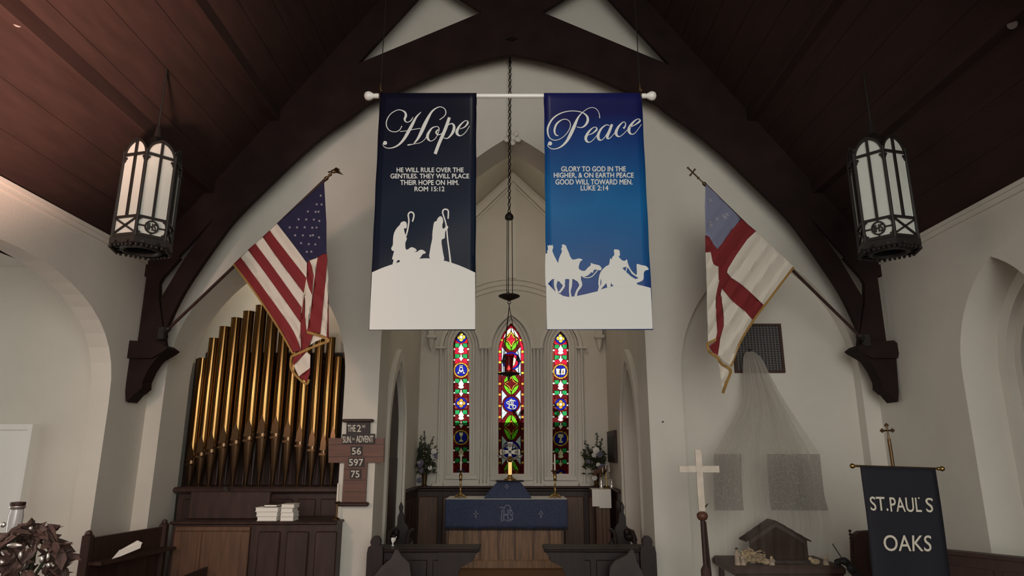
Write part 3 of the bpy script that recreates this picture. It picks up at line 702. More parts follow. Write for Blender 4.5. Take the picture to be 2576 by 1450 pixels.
a, b_ = P(945, 243, YR), P(1622, 240, YR); ZR = (a.z+b_.z)/2; RR = .022
MB().tube([(a.x, YR, ZR), (b_.x, YR, ZR)], RR, 16).build('pole', M['gloss'], rod, True)
for s, x in ((-1, a.x), (1, b_.x)):
    MB().lathe([(.024, -.03), (.026, 0), (.022, .015), (.03, .03), (.044, .055), (.046, .075), (.036, .10), (.012, .112)], (x, YR, ZR), 16, (s, 0, 0)).build('finial', M['gloss'], rod, True)
for s, x0 in ((-1, 956), (1, 1611)):
    p0 = Vector((P(x0, 240, YR).x, YR, ZR)); 
    MB().tube([p0 + Vector((0, RR*math.cos(k*PI/6)*1.5, RR*math.sin(k*PI/6)*1.5-.005)) for k in range(12)], .005, 6, True).tube([p0+Vector((0, 0, -.02)), p0+Vector((-.008*s, -.02, -.06)), p0+Vector((.005, -.03, -.075)), p0+Vector((.012, -.02, -.05))], .005, 6).build('hook', M['oldbrass'], rod, True)
    top = Vector((p0.x + .02*s*-1, YR, roof(p0.x)))
    MB().tube([p0 + Vector((0, 0, .03)), top], .0045, 6).build('suspension_wire', M['iron'], rod)
    MB().lathe([(.003, .05), (.010, .06), (.008, .09), (.012, .12), (.004, .14)], p0, 8).ball(p0 + Vector((.01, -.01, .055)), .014, 8).build('wire_clip', M['oldbrass'], rod, True)
YP = YR - .026                                                 # front face of the banners
def banner(name, label, tl, tr_, br, bl, mt):
    t = thing(name, label, 'banner', P((bl[0]+br[0])/2, bl[1], YR))
    xl, xr = P(tl[0], 245, YR), P(tr_[0], 245, YR); xl2, xr2 = P(bl[0], bl[1], YP), P(br[0], br[1], YP)
    n = 36
    vs, fs = [], []
    # sheet: wraps the rod (hem), then hangs; top edge follows the pole
    prof = [(YR + .02, ZR - .09), (YR + .026, ZR - .03), (YR + .027, ZR)] + [(YR + .027*math.cos(a), ZR + .027*math.sin(a)) for a in (PI*.25, PI*.5, PI*.75)] + [(YR - .027, ZR), (YR - .028, ZR - .05), (YP, ZR - .085)]
    zb = (xl2.z + xr2.z)/2
    prof += [(YP, ZR - .085 + (zb - ZR + .085)*k/n) for k in range(1, n+1)]
    m_ = 14
    for j, (yy, zz) in enumerate(prof):
        f = min(1, max(0, (ZR - zz)/(ZR - zb)))
        l = xl.x + (xl2.x-xl.x)*f; r = xr.x + (xr2.x-xr.x)*f
        if j > 9: l += .0015*math.sin(j*.8); r += .0015*math.sin(j*.7+1)
        for i in range(m_+1):
            s = i/m_; vs.append((l+(r-l)*s, yy + (.004*math.sin(j*.5+s*5)*f if j > 9 else 0), zz))
    for j in range(len(prof)-1):
        for i in range(m_): fs.append((j*(m_+1)+i, j*(m_+1)+i+1, (j+1)*(m_+1)+i+1, (j+1)*(m_+1)+i))
    b = MB(); b.add(vs, fs); sh = b.build('sheet', mt, t, True)
    sm = sh.modifiers.new('solid', 'SOLIDIFY'); sm.thickness = .002; sm.offset = 1
    st = MB()
    for s in (0, 1):
        for d in (.028, .034):
            x_t, x_b = (xl.x + d, xl2.x + d) if s == 0 else (xr.x - d, xr2.x - d)
            st.add([(x_t, YP-.006, ZR-.09), (x_t+.002, YP-.006, ZR-.09), (x_b+.002, YP-.006, zb+.7), (x_b, YP-.006, zb+.7)], [(0, 1, 2, 3)])
    st.build('side_seam', mt, t, kind='stuff')
    return t
hb = banner('advent_banner', 'dark navy banner reading Hope with shepherds and sheep in white', (957, 240), (1199, 240), (1196, 831), (928, 832), M['hope'])
pb = banner('advent_banner', 'bright blue banner reading Peace with camel riders in white', (1368, 238), (1613, 238), (1643, 830), (1375, 831), M['peace'])
fr_ = lambda p: P(p[0], p[1], YP - .0075)
LAY = [0]
def fr2(p): return P(p[0], p[1], YP - .0085 - .00012*LAY[0])
def nxt(): LAY[0] += 1
cA = lambda ox, oy, k, pts: [(ox + p[0]/k, oy + p[1]/k) + tuple(w/k for w in p[2:]) for p in pts]
hA = lambda pts: cA(930, 250, 5.8, pts); pA = lambda pts: cA(1360, 250, 5.8, pts)
def dotp(mb, c, k, ox, oy, r, mp): mb.poly([(ox + c[0]/k + r/k*math.cos(a*PI/8), oy + c[1]/k + r/k*math.sin(a*PI/8)) for a in range(16)], mp, None)
w = MB()
for st in ([(222,635,44),(205,640,14),(193,660,9),(215,695,10),(270,714,12),(350,702,18),(430,658,26),(500,580,38),(560,480,46),(620,370,42),(680,260,26),(750,185,8)],
           [(470,388,12),(435,448,12),(370,475,12),(290,455,12),(245,385,14),(252,300,14),(310,210,12),(400,158,12),(465,160,14),(515,190,26),(528,240,34),(510,290,30),(528,328,16),(565,332,12),(605,305,14),(632,260,8)],
           [(1020,298,12),(1085,250,12),(1112,195,14),(1092,138,12),(1030,110,12),(960,135,18),(900,190,28),(850,275,42),(800,375,52),(755,475,48),(705,570,34),(645,645,14)],
           [(552,668,20),(590,662,16),(650,652,9),(740,632,9),(800,588,9),(835,530,8)],
           [(442,470,10),(540,460,10),(650,438,10),(742,424,10)],
           [(985,395,10),(910,420,20),(850,510,38),(848,570,36),(890,610,12),(955,575,10),(1000,495,10),(1012,425,14),(985,395,10)],
           [(1000,440,14),(970,480,26),(990,515,18),(1030,512,10),(1062,488,8)],
           [(1163,265,42),(1120,390,46),(1070,515,46),(1010,650,46),(955,798,46)],
           [(1090,440,10),(1145,375,12),(1205,357,20),(1232,400,36),(1220,465,40),(1180,530,26),(1130,572,14),(1080,562,10)],
           [(1318,432,10),(1385,405,16),(1430,350,26),(1425,318,14),(1385,318,12),(1315,385,26),(1272,470,42),(1288,518,30),(1335,530,12),(1400,480,10),(1458,388,8)]):
    nk = len(w.v); w.ribbon(hA(st), lambda p, o=nk*.0000006: fr_(p) - Vector((0, o, 0)), 7)
dotp(w, (225, 637), 5.8, 930, 250, 29, fr2)
w.build('script_lettering', M['print'], hb, label='white script lettering reading Hope')
w = MB()
for st in ([(140,645,40),(115,652,14),(105,680,10),(150,718,12),(215,724,14),(300,690,22),(380,612,36),(440,505,48),(490,395,46),(530,300,32),(572,232,18),(625,180,10),(690,135,9),(760,120,9),(820,148,9),(855,210,10),(862,275,12)],
           [(258,530,12),(220,518,20),(202,450,28),(235,358,26),(310,300,14),(375,293,11),(428,335,11),(428,415,11),(370,510,10),(290,575,10),(205,598,12),(135,565,14),(104,490,22),(112,395,26),(180,280,22),(290,205,16),(420,172,12),(540,175,12),(628,203,16),(682,258,30),(684,325,36),(645,385,26),(590,413,14),(528,403,9)],
           [(690,525,8),(760,495,16),(815,445,26),(812,412,14),(770,412,12),(705,470,28),(660,555,40),(672,612,30),(718,626,12),(770,588,10),(828,515,8)],
           [(1005,385,10),(955,375,14),(885,430,26),(840,520,40),(848,580,36),(885,596,14),(930,560,10),(985,470,10),(1012,405,10)],
           [(1042,365,34),(1005,460,40),(972,548,38),(990,575,18),(1032,548,10),(1090,478,8)],
           [(1208,425,30),(1232,395,20),(1238,348,12),(1205,332,12),(1140,395,28),(1100,480,42),(1115,530,30),(1155,543,12),(1212,502,10),(1272,438,8)],
           [(1300,412,8),(1380,370,16),(1442,325,26),(1448,298,14),(1415,288,12),(1350,335,26),(1295,415,42),(1290,470,40),(1322,508,18),(1380,490,10),(1472,365,8)]):
    nk = len(w.v); w.ribbon(pA(st), lambda p, o=nk*.0000006: fr_(p) - Vector((0, o, 0)), 7)
dotp(w, (138, 645), 5.8, 1360, 250, 30, fr2)
w.build('script_lettering', M['print'], pb, label='white script lettering reading Peace')
w = MB()
for body, x0, x1, y0, y1 in (('HE WILL RULE OVER THE', 998, 1166, 433.5, 422), ('GENTILES. THEY WILL PLACE', 982.5, 1180, 449, 437.5), ('THEIR HOPE ON HIM.', 1007, 1154, 465.5, 453.5), ('ROM 15:12', 1043, 1118, 481.5, 470)):
    text_fit(w, body, [(x0, y0), (x1, y0), (x1, y1), (x0, y1)], fr_, .35)
w.build('verse_lettering', M['print'], hb, label='white capitals of the verse ending ROM 15:12')
w = MB()
for body, x0, x1, y0, y1 in (('GLORY TO GOD IN THE', 1412, 1574, 431.5, 419), ('HIGHER, & ON EARTH PEACE', 1393.5, 1594, 449, 435), ('GOOD WILL TOWARD MEN.', 1397.5, 1591, 464.5, 451.5), ('LUKE 2:14', 1461, 1530, 479.5, 467)):
    text_fit(w, body, [(x0, y0), (x1, y0), (x1, y1), (x0, y1)], fr_, .35)
w.build('verse_lettering', M['print'], pb, label='white capitals of the verse ending LUKE 2:14')
hS = lambda pts: cA(930, 510, 7.632, pts); pS = lambda pts: cA(1360, 590, 8.055, pts)
w = MB()
hill = [(45,1340),(240,1255),(440,1185),(700,1105),(950,1078),(1160,1072),(1415,1112),(1600,1165),(1800,1240),(2025,1345)]
w.poly([(x, y) for x, y in hS(cat(hill, 5))] + [(1195.5, 829), (929, 830)], fr_, None)
w.build('printed_hill', M['print'], hb)
w = MB()
nxt()
w.poly(hS(cat([(440,1190),(458,1100),(430,1088),(450,1000),(468,930),(440,928),(418,900),(416,868),(445,810),(450,690),(470,580),(520,490),(580,425),(598,385),(650,360),(695,372),(714,420),(708,480),(690,498),(660,496),(668,560),(685,620),(688,668),(716,680),(702,730),(684,780),(692,895),(740,895),(780,865),(820,858),(870,880),(902,912),(885,938),(836,945),(910,945),(950,915),(1000,905),(1045,925),(1078,960),(1050,983),(1020,990),(985,1040),(945,1085),(900,1100),(800,1120),(600,1150),(575,1110),(535,1110),(505,1165)], 3, True)), fr2, None)
nxt()
w.ribbon(hS([(688,668,22),(720,560,28),(745,420,28),(752,330,28),(740,240,28),(765,192,28),(805,183,28),(840,210,28),(848,265,28),(820,365,28)]), fr2, 5)
nxt()
w.poly(hS(cat([(1160,1085),(1165,880),(1200,700),(1203,600),(1220,460),(1240,375),(1285,352),(1300,310),(1345,265),(1380,270),(1405,310),(1410,370),(1396,420),(1398,490),(1430,497),(1450,470),(1480,440),(1505,460),(1500,500),(1462,530),(1445,600),(1440,682),(1385,712),(1383,800),(1405,950),(1416,1120)], 3, True)), fr2, None)
nxt()
w.ribbon(hS([(1552,1160,34),(1530,960,28),(1500,740,26),(1480,530,26),(1462,400,26),(1430,290,26),(1402,200,28),(1412,145,28),(1460,127,28),(1505,152,28),(1510,220,28),(1505,312,26)]), fr2, 5)
w.build('printed_shepherds', M['print'], hb)
w = MB()
hill = [(110,1000),(150,1000),(230,1090),(320,1180),(400,1212),(450,1245),(560,1268),(640,1262),(740,1248),(900,1215),(1150,1155),(1210,1133),(1350,1090),(1480,1050),(1700,1010),(1950,1015),(2060,1040),(2230,1085)]
w.poly(pS(hill) + [(1642, 828), (1376, 829)], fr_, None); w.build('printed_hill', M['print'], pb)
w = MB()
nxt()
w.poly(pS(cat([(95,435),(130,390),(135,320),(150,310),(140,220),(160,235),(185,212),(210,230),(235,210),(255,265),(238,330),(270,420),(300,480),(340,560),(358,572),(365,520),(395,430),(432,350),(418,290),(445,240),(425,235),(435,212),(468,205),(510,230),(535,290),(575,380),(600,450),(655,512),(770,488),(830,500),(845,525),(800,560),(770,680),(812,725),(860,740),(910,730),(950,680),(1010,630),(1018,582),(1040,588),(1110,610),(1190,630),(1235,690),(1205,730),(1150,715),(1075,725),(1062,780),(1030,768),(960,830),(890,857),(820,850),(815,920),(740,950),(660,905),(590,912),(540,905),(500,912),(440,965),(370,955),(280,910),(230,915),(145,1000),(100,1005)], 3, True)), fr2, None)
for st in ([(310,920,80),(298,1050,48),(345,1200,52)], [(420,950,80),(470,1045,48),(375,1185,40)], [(612,900,60),(604,1050,58),(592,1150,36),(605,1265,44)], [(760,900,90),(812,1025,62),(740,1150,42),(708,1255,52)], [(850,862,18),(940,880,18),(1045,850,18),(1160,720,18)], [(480,900,30),(475,985,40)]):
    nxt(); w.ribbon(pS(st), fr2, 5)
nxt()
w.poly(pS(cat([(1160,1155),(1178,1060),(1168,1000),(1185,850),(1230,740),(1320,650),(1385,610),(1405,500),(1420,485),(1440,505),(1455,455),(1490,420),(1485,320),(1500,305),(1570,310),(1602,345),(1605,430),(1580,447),(1650,525),(1715,535),(1725,515),(1755,520),(1772,600),(1830,720),(1900,795),(1948,812),(1945,640),(1958,600),(2040,622),(2140,645),(2190,710),(2120,735),(2090,790),(2085,900),(2040,950),(1942,990),(1960,1030),(1700,1060),(1480,1060),(1420,1065),(1350,1090),(1210,1135)], 3, True)), fr2, None,
       [pS([(1655,682),(1740,655),(1720,748)])[::-1], pS([(1762,665),(1850,800),(1985,888),(1920,906),(1830,850),(1732,762)])[::-1], pS([(1330,990),(1350,1078),(1240,1110),(1215,1120)])[::-1], pS([(1425,985),(1475,1050),(1418,1055)])[::-1], pS([(1220,890),(1232,960),(1218,1055),(1208,1000)])[::-1]])
w.build('printed_camels', M['print'], pb)
# ================================================================ FLAGS ON SLANTING POLES
def flag(name, label, xb, yb_, xt, yt, cloths, fringe, finial):
    Yf = lambda x: 7.42 - abs(x - xb)/403.0*.85
    t = thing(name, label, 'flag', P(xb, yb_, Yf(xb)))
    def mp0(p, off=0.0, amp=.016):
        x, y = p; q = abs(x-xb)*.62 + y*-.55*1.0 if False else (x if xb < 1288 else 2576-x)*.80 - y*.60
        rip = amp*math.sin(q*.16) + amp*.5*math.sin(q*.37+1.3 + y*.01)
        return P(x, y, Yf(x) + off + rip*min(1.0, max(.1, (y-yt)/200.0)))
    pts = [P(xb + (xt-xb)*k/10, yb_ + (yt-yb_)*k/10, Yf(xb+(xt-xb)*k/10)+.05) for k in range(11)]
    MB().tube(pts, [.017]*11, 10).build('pole', M['dark'], t, True)
    d = (pts[-1]-pts[0]).normalized()
    finial(t, pts[-1], d)
    q = pts[0]
    MB().lathe([(.03, -.06), (.032, .04), (.022, .06)], q, 10, d).bev((q.x-.05*(1 if xb<1288 else -1)-.04, q.y-.02, q.z-.10), (q.x-.05*(1 if xb<1288 else -1)+.04, YT-.11, q.z+.05), .008).build('pole_bracket', M['iron'], t)
    for nm, mt, poly, off in cloths:
        b = MB().cloth(poly, lambda p: mp0(p, off), 7); o = b.build(nm, M[mt], t, True)
        sm = o.modifiers.new('solid', 'SOLIDIFY'); sm.thickness = .0025
    b = MB()
    for line, off, wd in fringe:
        q = cat([tuple(p) for p in line], 6)
        b.ribbon([(x, y, wd) for x, y in q], lambda p: mp0(p, off), 1)
    o = b.build('fringe', M['gold'], t, label='gold fringe along the hem'); sm = o.modifiers.new('solid', 'SOLIDIFY'); sm.thickness = .006
    return t, mp0
def eagle(t, p, d):
    b = MB().lathe([(.02, 0), (.024, .02), (.010, .05), (.018, .08), (.008, .10)], p, 10, d)
    c = p + d*.13
    b.ball(c, .028, 8, (1.3, .8, .8)); b.ball(c + Vector((.04, 0, .012)), .014, 8); b.tube([c+Vector((.05, 0, .012)), c+Vector((.068, 0, .0))], [.006, .001], 5)
    for s in (-1, 1): b.add([c+Vector((-.01, 0, .02)), c+Vector((.03, s*.03, .035)), c+Vector((.09, s*.07, -.012)), c+Vector((.02, s*.03, -.005))], [(0, 1, 2, 3)]); 
    b.add([c+Vector((-.02, .012, .0)), c+Vector((-.02, -.012, 0)), c+Vector((-.06, -.02, -.01)), c+Vector((-.06, .02, -.01))], [(0, 1, 2, 3)])
    b.build('eagle_finial', M['oldbrass'], t, True)
def latin(t, p, d):
    b = MB().lathe([(.018, 0), (.022, .02), (.008, .05), (.006, .10), (.016, .11), (.006, .13)], p, 10, d)
    u = Vector((0, 0, 1)); side = d.cross(Vector((0, 1, 0))).normalized()
    b.tube([p+d*.12, p+d*.27], .008, 6).tube([p+d*.20-side*.04, p+d*.20+side*.04], .008, 6)
    for e in (p+d*.27, p+d*.20-side*.04, p+d*.20+side*.04): b.ball(e, .013, 6)
    b.build('cross_finial', M['oldbrass'], t, True)
ctr = lambda *l: cat(list(l), 4)
b0 = ctr((697,563),(738,616),(772,662)); b1 = ctr((678,580),(722,637),(771,700)); b2 = ctr((661,597),(706,661),(764,738)); b3 = ctr((642,613),(690,677),(759,774)); b4 = ctr((624,629),(678,702),(756,812)); b5 = ctr((605,647),(662,725),(730,820),(752,866),(757,884)); b6 = ctr((588,664),(640,733),(700,822),(736,887))
US = [('canton', 'navyflag', [(815,457),(697,563)] + b0[1:] + [(777,655),(792,650),(800,646),(821,638),(821,560)], 0)]
for i, (a, c, col) in enumerate(((b0,b1,'whiteflag'),(b1,b2,'redflag'),(b2,b3,'whiteflag'),(b3,b4,'redflag'),(b4,b5,'whiteflag'),(b5,b6,'redflag'))): US.append(('stripe', col, a + c[::-1], 0))
US += [('stripe','redflag',[(773,663),(778,656),(784,670),(789,696),(785,742),(777,724),(771,702)],.01), ('stripe','whiteflag',[(778,656),(799,649),(791,700),(785,742),(780,800),(771,838),(764,790),(765,738),(771,702),(785,742),(789,696)][:1]+[(799,649),(791,700),(784,760),(775,820),(771,838),(765,800),(766,745),(772,703),(785,740),(789,696),(784,670)],.012),
       ('stripe','redflag',[(765,740),(767,800),(772,838),(790,836),(778,870),(758,884),(752,866),(756,812)],.006),
       ('stripe','redflag',[(800,646),(822,636),(824,655),(816,740),(806,838),(790,838),(772,836),(780,800),(792,700)],.014), ('stripe','whiteflag',[(823,660),(826,700),(826,760),(822,848),(806,842),(806,836),(816,740)],.018), ('stripe','redflag',[(826,740),(827,852),(818,850),(821,800)],.022),
       ('stripe','whiteflag',[(772,838),(800,842),(812,852),(790,862),(776,872),(770,850)],.03), ('stripe','redflag',[(736,900),(756,886),(772,884),(738,920)],.0), ('stripe','whiteflag',[(738,920),(772,886),(781,894),(780,926),(752,948)],.0), ('stripe','redflag',[(752,948),(780,926),(779,942),(772,962)],.0)]
t, mp = flag('us_flag', 'American flag with gold fringe hanging from a pole slanting right', 418, 833, 818, 452, US,
    [([(588,665),(640,734),(700,824),(737,890)], -.006, 4), ([(734,897),(772,880),(800,868),(826,857),(800,844),(772,836)], -.01, 6), ([(735,896),(731,910),(735,932),(752,952),(771,967),(778,955)], -.006, 5)], eagle)
st = MB()
def star(c, r, mp_):
    st.poly([(c[0] + (r if k % 2 == 0 else r*.42)*math.sin(PI*k/5), c[1] - (r if k % 2 == 0 else r*.42)*math.cos(PI*k/5)) for k in range(10)], lambda p: mp_(p, -.006), None)
for cx_, cy_ in ((1017,181),(992,236),(1022,237),(936,281),(985,283),(1003,282),(878,330),(926,331),(974,332),(1008,340),(822,381),(868,381),(916,380),(964,383),(991,382),(856,431),(905,431),(952,433),(968,430),(1006,444),(893,480),(942,486),(983,488),(930,535),(958,534)): star((400+cx_/2.5, 420+cy_/2.5), 3.7, mp)
st.build('stars', M['star'], t, kind='stuff')
kC = lambda pts: [(1720 + x/2.5, 420 + y/2.5) for x, y in pts]
EP = [('canton','paleblue',kC([(138,108),(240,205),(362,328),(300,400),(250,470),(212,520),(186,486),(160,440),(138,425),(134,250)]),0),
      ('cross_arm','redflag',kC([(362,328),(455,404),(400,455),(330,555),(278,640),(272,665),(300,700),(365,742),(430,800),(500,870),(435,965),(380,905),(310,850),(240,765),(232,800),(250,930),(252,1000),(230,1080),(215,1185),(185,1170),(158,1130),(200,1100),(210,1040),(203,900),(206,790),(222,720),(218,628),(186,612),(168,535),(137,540),(136,430),(160,440),(186,486),(212,520),(250,470),(300,400)]),0),
      ('field','whiteflag',kC([(455,404),(560,502),(692,628),(600,745),(500,870),(430,800),(365,742),(300,700),(272,665),(278,640),(330,555),(400,455)]),0),
      ('field','whiteflag',kC([(240,765),(310,850),(380,905),(435,965),(360,1090),(296,1250),(250,1220),(215,1185),(230,1080),(252,1000),(250,930),(232,800)]),0),
      ('field','whiteflag',kC([(137,540),(168,535),(186,612),(218,628),(222,720),(206,790),(203,900),(210,1040),(200,1090),(152,1112),(146,900),(142,700)]),0),
      ('field','whiteflag',kC([(218,1225),(292,1282),(270,1350),(246,1420),(232,1320)]),.01)]
t, mp = flag('church_flag', 'white flag with red cross and pale blue corner on a pole slanting left', 2168, 851, 1775, 466, EP,
    [(kC([(692,632),(600,752),(500,885),(437,970),(360,1095),(297,1255)]), -.006, 5.5), (kC([(150,1112),(160,1160),(212,1200),(240,1240),(296,1280),(272,1355),(247,1425)]), -.008, 6), (kC([(150,1110),(205,1085)]), -.008, 6)], latin)
b = MB()
for cx_, cy_ in ((210,328),(262,318),(272,300),(168,350),(172,368),(248,308),(168,210)):
    for a in (.5, .5+PI/2):
        dx, dy = 13*math.cos(a), 13*math.sin(a)
        b.ribbon([(1720+(cx_-dx)/2.5, 420+(cy_-dy)/2.5, 2), (1720+(cx_+dx)/2.5, 420+(cy_+dy)/2.5, 2)], lambda p: mp(p, -.006), 2)
b.build('crosslets', M['star'], t, kind='stuff')
# ================================================================ SANCTUARY LAMP ON ITS CHAIN
YL = 7.86
t = thing('sanctuary_lamp', 'red glass sanctuary lamp hanging on a long iron chain before the centre window', 'lamp', P(1281, 945, YL))
XL = P(1283, 137, YL).x
z1, z0 = H + 5.05, P(1281, 532, YL).z
n = 46; dz = (z1-z0)/n; link = None
for k in range(n+1):
    if link is None:
        b = MB(); rr = .016
        pts = [(rr*math.cos(a), 0, rr*math.sin(a) + (.026 if math.sin(a) > 0 else -.026)) for a in [2*PI*i/14 for i in range(14)]]
        b.tube([Vector(p) + LOC[t.name] for p in pts], .0065, 5, True); link = b.build('chain_link', M['iron'], t, True); o = link
    else: o = link.copy(); C.objects.link(o); LOC[o.name] = LOC[t.name]
    fx = XL + (P(1281, 532, YL).x - XL)*(1 - (k/n))
    o.location = Vector((fx, YL, z0 + dz*k)) - LOC[t.name]; o.rotation_euler = (0, 0, PI/2*(k % 2) + .5); o.scale = (1, 1, dz/.092)
MB().tube([(XL, YL, z1-.02), (XL, YL, z1+.25)], .012, 6).bev((XL-.1, YT+.08, z1+.16), (XL+.1, YL+.03, z1+.26), .01).build('ceiling_hook', M['iron'], t)
c = P(1281, 545, YL)
MB().lathe([(.010, .06), (.022, .05), (.05, .015), (.055, -.01), (.050, -.035), (.02, -.03)], c, 12).build('canopy', M['iron'], t, True)
dsc = P(1281, 746, YL)
MB().lathe([(.012, -.055), (.03, -.048), (.07, -.032), (.128, -.004), (.132, .004), (.11, .016), (.05, .03), (.02, .035)], dsc, 24).build('disc_pan', M['iron'], t, True)
for k in range(3):
    a = 2*PI*k/3 + .3; d = Vector((math.cos(a)*.036, math.sin(a)*.036, 0))
    MB().tube([c + d + Vector((0, 0, -.03)), dsc + d*1.15 + Vector((0, 0, .02))], .0055, 6).ball(dsc + d*1.15 + Vector((0, 0, .04)), .012, 6).build('hanging_rod', M['iron'], t)
ring_ = dsc + Vector((0, 0, -.075))
MB().tube([ring_ + Vector((.018*math.cos(a), 0, .018*math.sin(a))) for a in [2*PI*i/12 for i in range(12)]], .005, 5, True).tube([ring_ + Vector((0, .016*math.cos(a), -.03+.016*math.sin(a))) for a in [2*PI*i/12 for i in range(12)]], .005, 5, True).build('ring', M['iron'], t)
lb = P(1280, 941, YL)                                          # holder plate
for k in range(3):
    a = 2*PI*k/3 + .1; e = lb + Vector((math.cos(a)*.115, math.sin(a)*.115, .0))
    MB().tube([ring_ + Vector((0, 0, -.045)), e + Vector((0, 0, .22)), e], .005, 6).build('suspension_rod', M['iron'], t)
    sc = [e + Vector((math.cos(a)*(-.03*(j/6)), math.sin(a)*(-.03*(j/6)), .19+.03*math.sin(j*.9))) for j in range(7)]
    MB().tube(sc, .010, 6).ball(e + Vector((0, 0, .16)), .018, 6, (1, 1, 1.6)).build('scroll', M['iron'], t, True)
MB().lathe([(.02, -.03), (.06, -.018), (.125, -.006), (.135, .006), (.09, .012), (.045, .015)], lb, 24).lathe([(.004, -.09), (.012, -.07), (.016, -.05), (.02, -.02)], lb, 8).build('holder', M['iron'], t, True)
m = bpy.data.materials.new('ruby_lamp_glass'); m.use_nodes = True; nt = m.node_tree; bs = nt.nodes['Principled BSDF']; bs.inputs['Base Color'].default_value = (.24, .012, .014, 1); bs.inputs['Transmission Weight'].default_value = .85; bs.inputs['Roughness'].default_value = .12; bs.inputs['IOR'].default_value = 1.15
MB().lathe([(.044, .015), (.046, .06), (.05, .12), (.055, .18), (.066, .225), (.064, .225), (.052, .18), (.046, .12), (.042, .06), (.040, .03)], lb, 20).build('red_glass', m, t, True, label='ruby glass of the lamp')
mf = bpy.data.materials.new('flame'); mf.use_nodes = True; bs = mf.node_tree.nodes['Principled BSDF']; bs.inputs['Emission Color'].default_value = (1, .30, .22, 1); bs.inputs['Emission Strength'].default_value = 40
MB().lathe([(.004, .02), (.030, .022), (.032, .04), (.006, .042)], lb, 10).build('candle', M['wax'], t, True)
MB().lathe([(.002, .04), (.016, .055), (.014, .07), (.001, .10)], lb, 8).build('flame', mf, t, True)
# ================================================================ ORGAN
for n_, a_, b_ in (('wall_back', (-4.5, 9.25, 0), (-2.0, 9.35, 5.4)), ('wall_left', (-4.5, D+DT, 0), (-4.40, 9.25, 5.4)), ('wall_right', (-2.06, D+DT, 0), (-2.0, 9.25, 5.4)), ('ceiling', (-4.5, D+DT, 5.4), (-2.0, 9.35, 5.5)), ('floor', (-4.5, D, 0), (-2.0, 9.35, .02))):
    struct(MB().bb(a_, b_).build(n_, M['plaster']))
YO = 8.85
zc = P(650, 1226, 8.5).z
og = thing('pipe_organ', 'pipe organ with gilded front pipes standing in the left arch', 'organ', (-3.08, 8.9, 0))
MB().bb((-4.10, 8.55, 0.02), (-2.09, 9.2, zc-.05)).build('case', M['dark'], og)
MB().bev((-4.14, 8.46, zc-.07), (-2.07, 9.2, zc), .02).build('case_cornice', M['dark'], og)
for k in range(7):
    x = -4.06 + k*.28; MB().bev((x+.03, 8.535, .3), (x+.25, 8.56, zc-.14), .01).build('case_panel', M['dark'], og)
PT = [(512.4,902,481.4,1148,24),(538.3,852,510,1128,25),(566,823,535,1120,26),(595,801,566,1105,27),(626,784.5,597,1098,28),(657,770,631,1088,29),(687,770,665,1080,29),(716,776,702,1080,28),(744,789,733,1090,26),(773,806,762,1101,25),(805,829,790,1112,24),(833.5,850,816,1122,22),(852,899,840,1106,20)]
for i, (xt, yt, xm, ym, wd) in enumerate(PT):
    q = P((xt+xm)/2, (yt+ym)/2, YO); x = q.x; zt = P(xt, yt, YO).z; zm = P(xm, ym, YO).z
    r = wd/2/(F/(YO*CT + (q.z-H)*ST)); 
    b = MB().lathe([(r, zm), (r, zt-.012), (r*1.04, zt-.012), (r*1.04, zt), (r*.93, zt), (r*.93, zt-.25)], (x, YO, 0), 20)
    o = b.build('pipe', M['pipe'], og, True)
    zl = P(xm, ym+22, YO).z
    MB().lathe([(.014, zc-.005), (.020, zc+.02), (r*.97, zl-.015), (r, zl), (r*1.0, zm+.01)], (x, YO, 0), 20).build('pipe_foot', M['pipe_foot'], o, True)
    m_ = MB(); n = 6                                           # mouth: pointed upper lip and the bars of the lower lip
    pts = [(-.62*r, zm-.03), (.62*r, zm-.03), (.58*r, zm+.05), (0, zm+.18), (-.58*r, zm+.05)]
    m_.pxz([(x+p[0], p[1]) for p in pts], YO-r-.002, YO-r*.72); m_.build('mouth', M['pipe_foot'], o)
    MB().bb((x-.66*r, YO-r-.012, zm-.055), (x+.66*r, YO-r*.6, zm-.03)).bb((x-.70*r, YO-r-.016, zl-.01), (x+.70*r, YO-r*.6, zl+.015)).build('lip', M['pipe_foot'], o, kind='stuff')
zr = P(680, 886, 9.05).z
MB().bev((-4.2, 9.05, zr-.10), (-2.10, 9.12, zr), .015).build('pipe_rack', M['dark'], og)
MB().bb((-4.36, 9.14, .1), (-2.09, 9.2, zr-.08)).build('backing_panel', M['dark'], og)
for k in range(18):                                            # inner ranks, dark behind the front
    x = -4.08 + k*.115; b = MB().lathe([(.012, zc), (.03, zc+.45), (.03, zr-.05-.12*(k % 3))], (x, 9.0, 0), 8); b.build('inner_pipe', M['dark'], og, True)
zk = P(650, 1312, 7.75).z
cs = thing('organ_console', 'dark panelled organ console in front of the pipe organ', 'console', (-3.0, 7.9, 0))
x0, x1, x2 = P(436, 1320, 7.72).x, P(640, 1320, 7.72).x, P(846, 1320, 7.72).x
MB().bb((x0, 7.72, 0), (x2, 8.40, zk-.03)).build('body', M['dark'], cs)
MB().bev((x0-.03, 7.68, zk-.03), (x2+.02, 8.42, zk), .01).build('top', M['dark'], cs)
fm = MB()
for a_, b_ in (((x0+.04, zk-.10), (x1-.03, zk-.05)), ((x0+.04, .3), (x0+.12, zk-.1)), ((x1-.12, .3), (x1-.03, zk-.1)), ((x0+.3, .3), (x0+.34, zk-.1))): fm.bev((a_[0], 7.685, a_[1]), (b_[0], 7.73, b_[1]), .008)
fm.build('frame', M['wood'], cs)
MB().bev((x0+.04, 7.70, .32), (x1-.03, 7.725, zk-.05), .006).build('panel', M['wood'], cs, label='lighter brown panel')
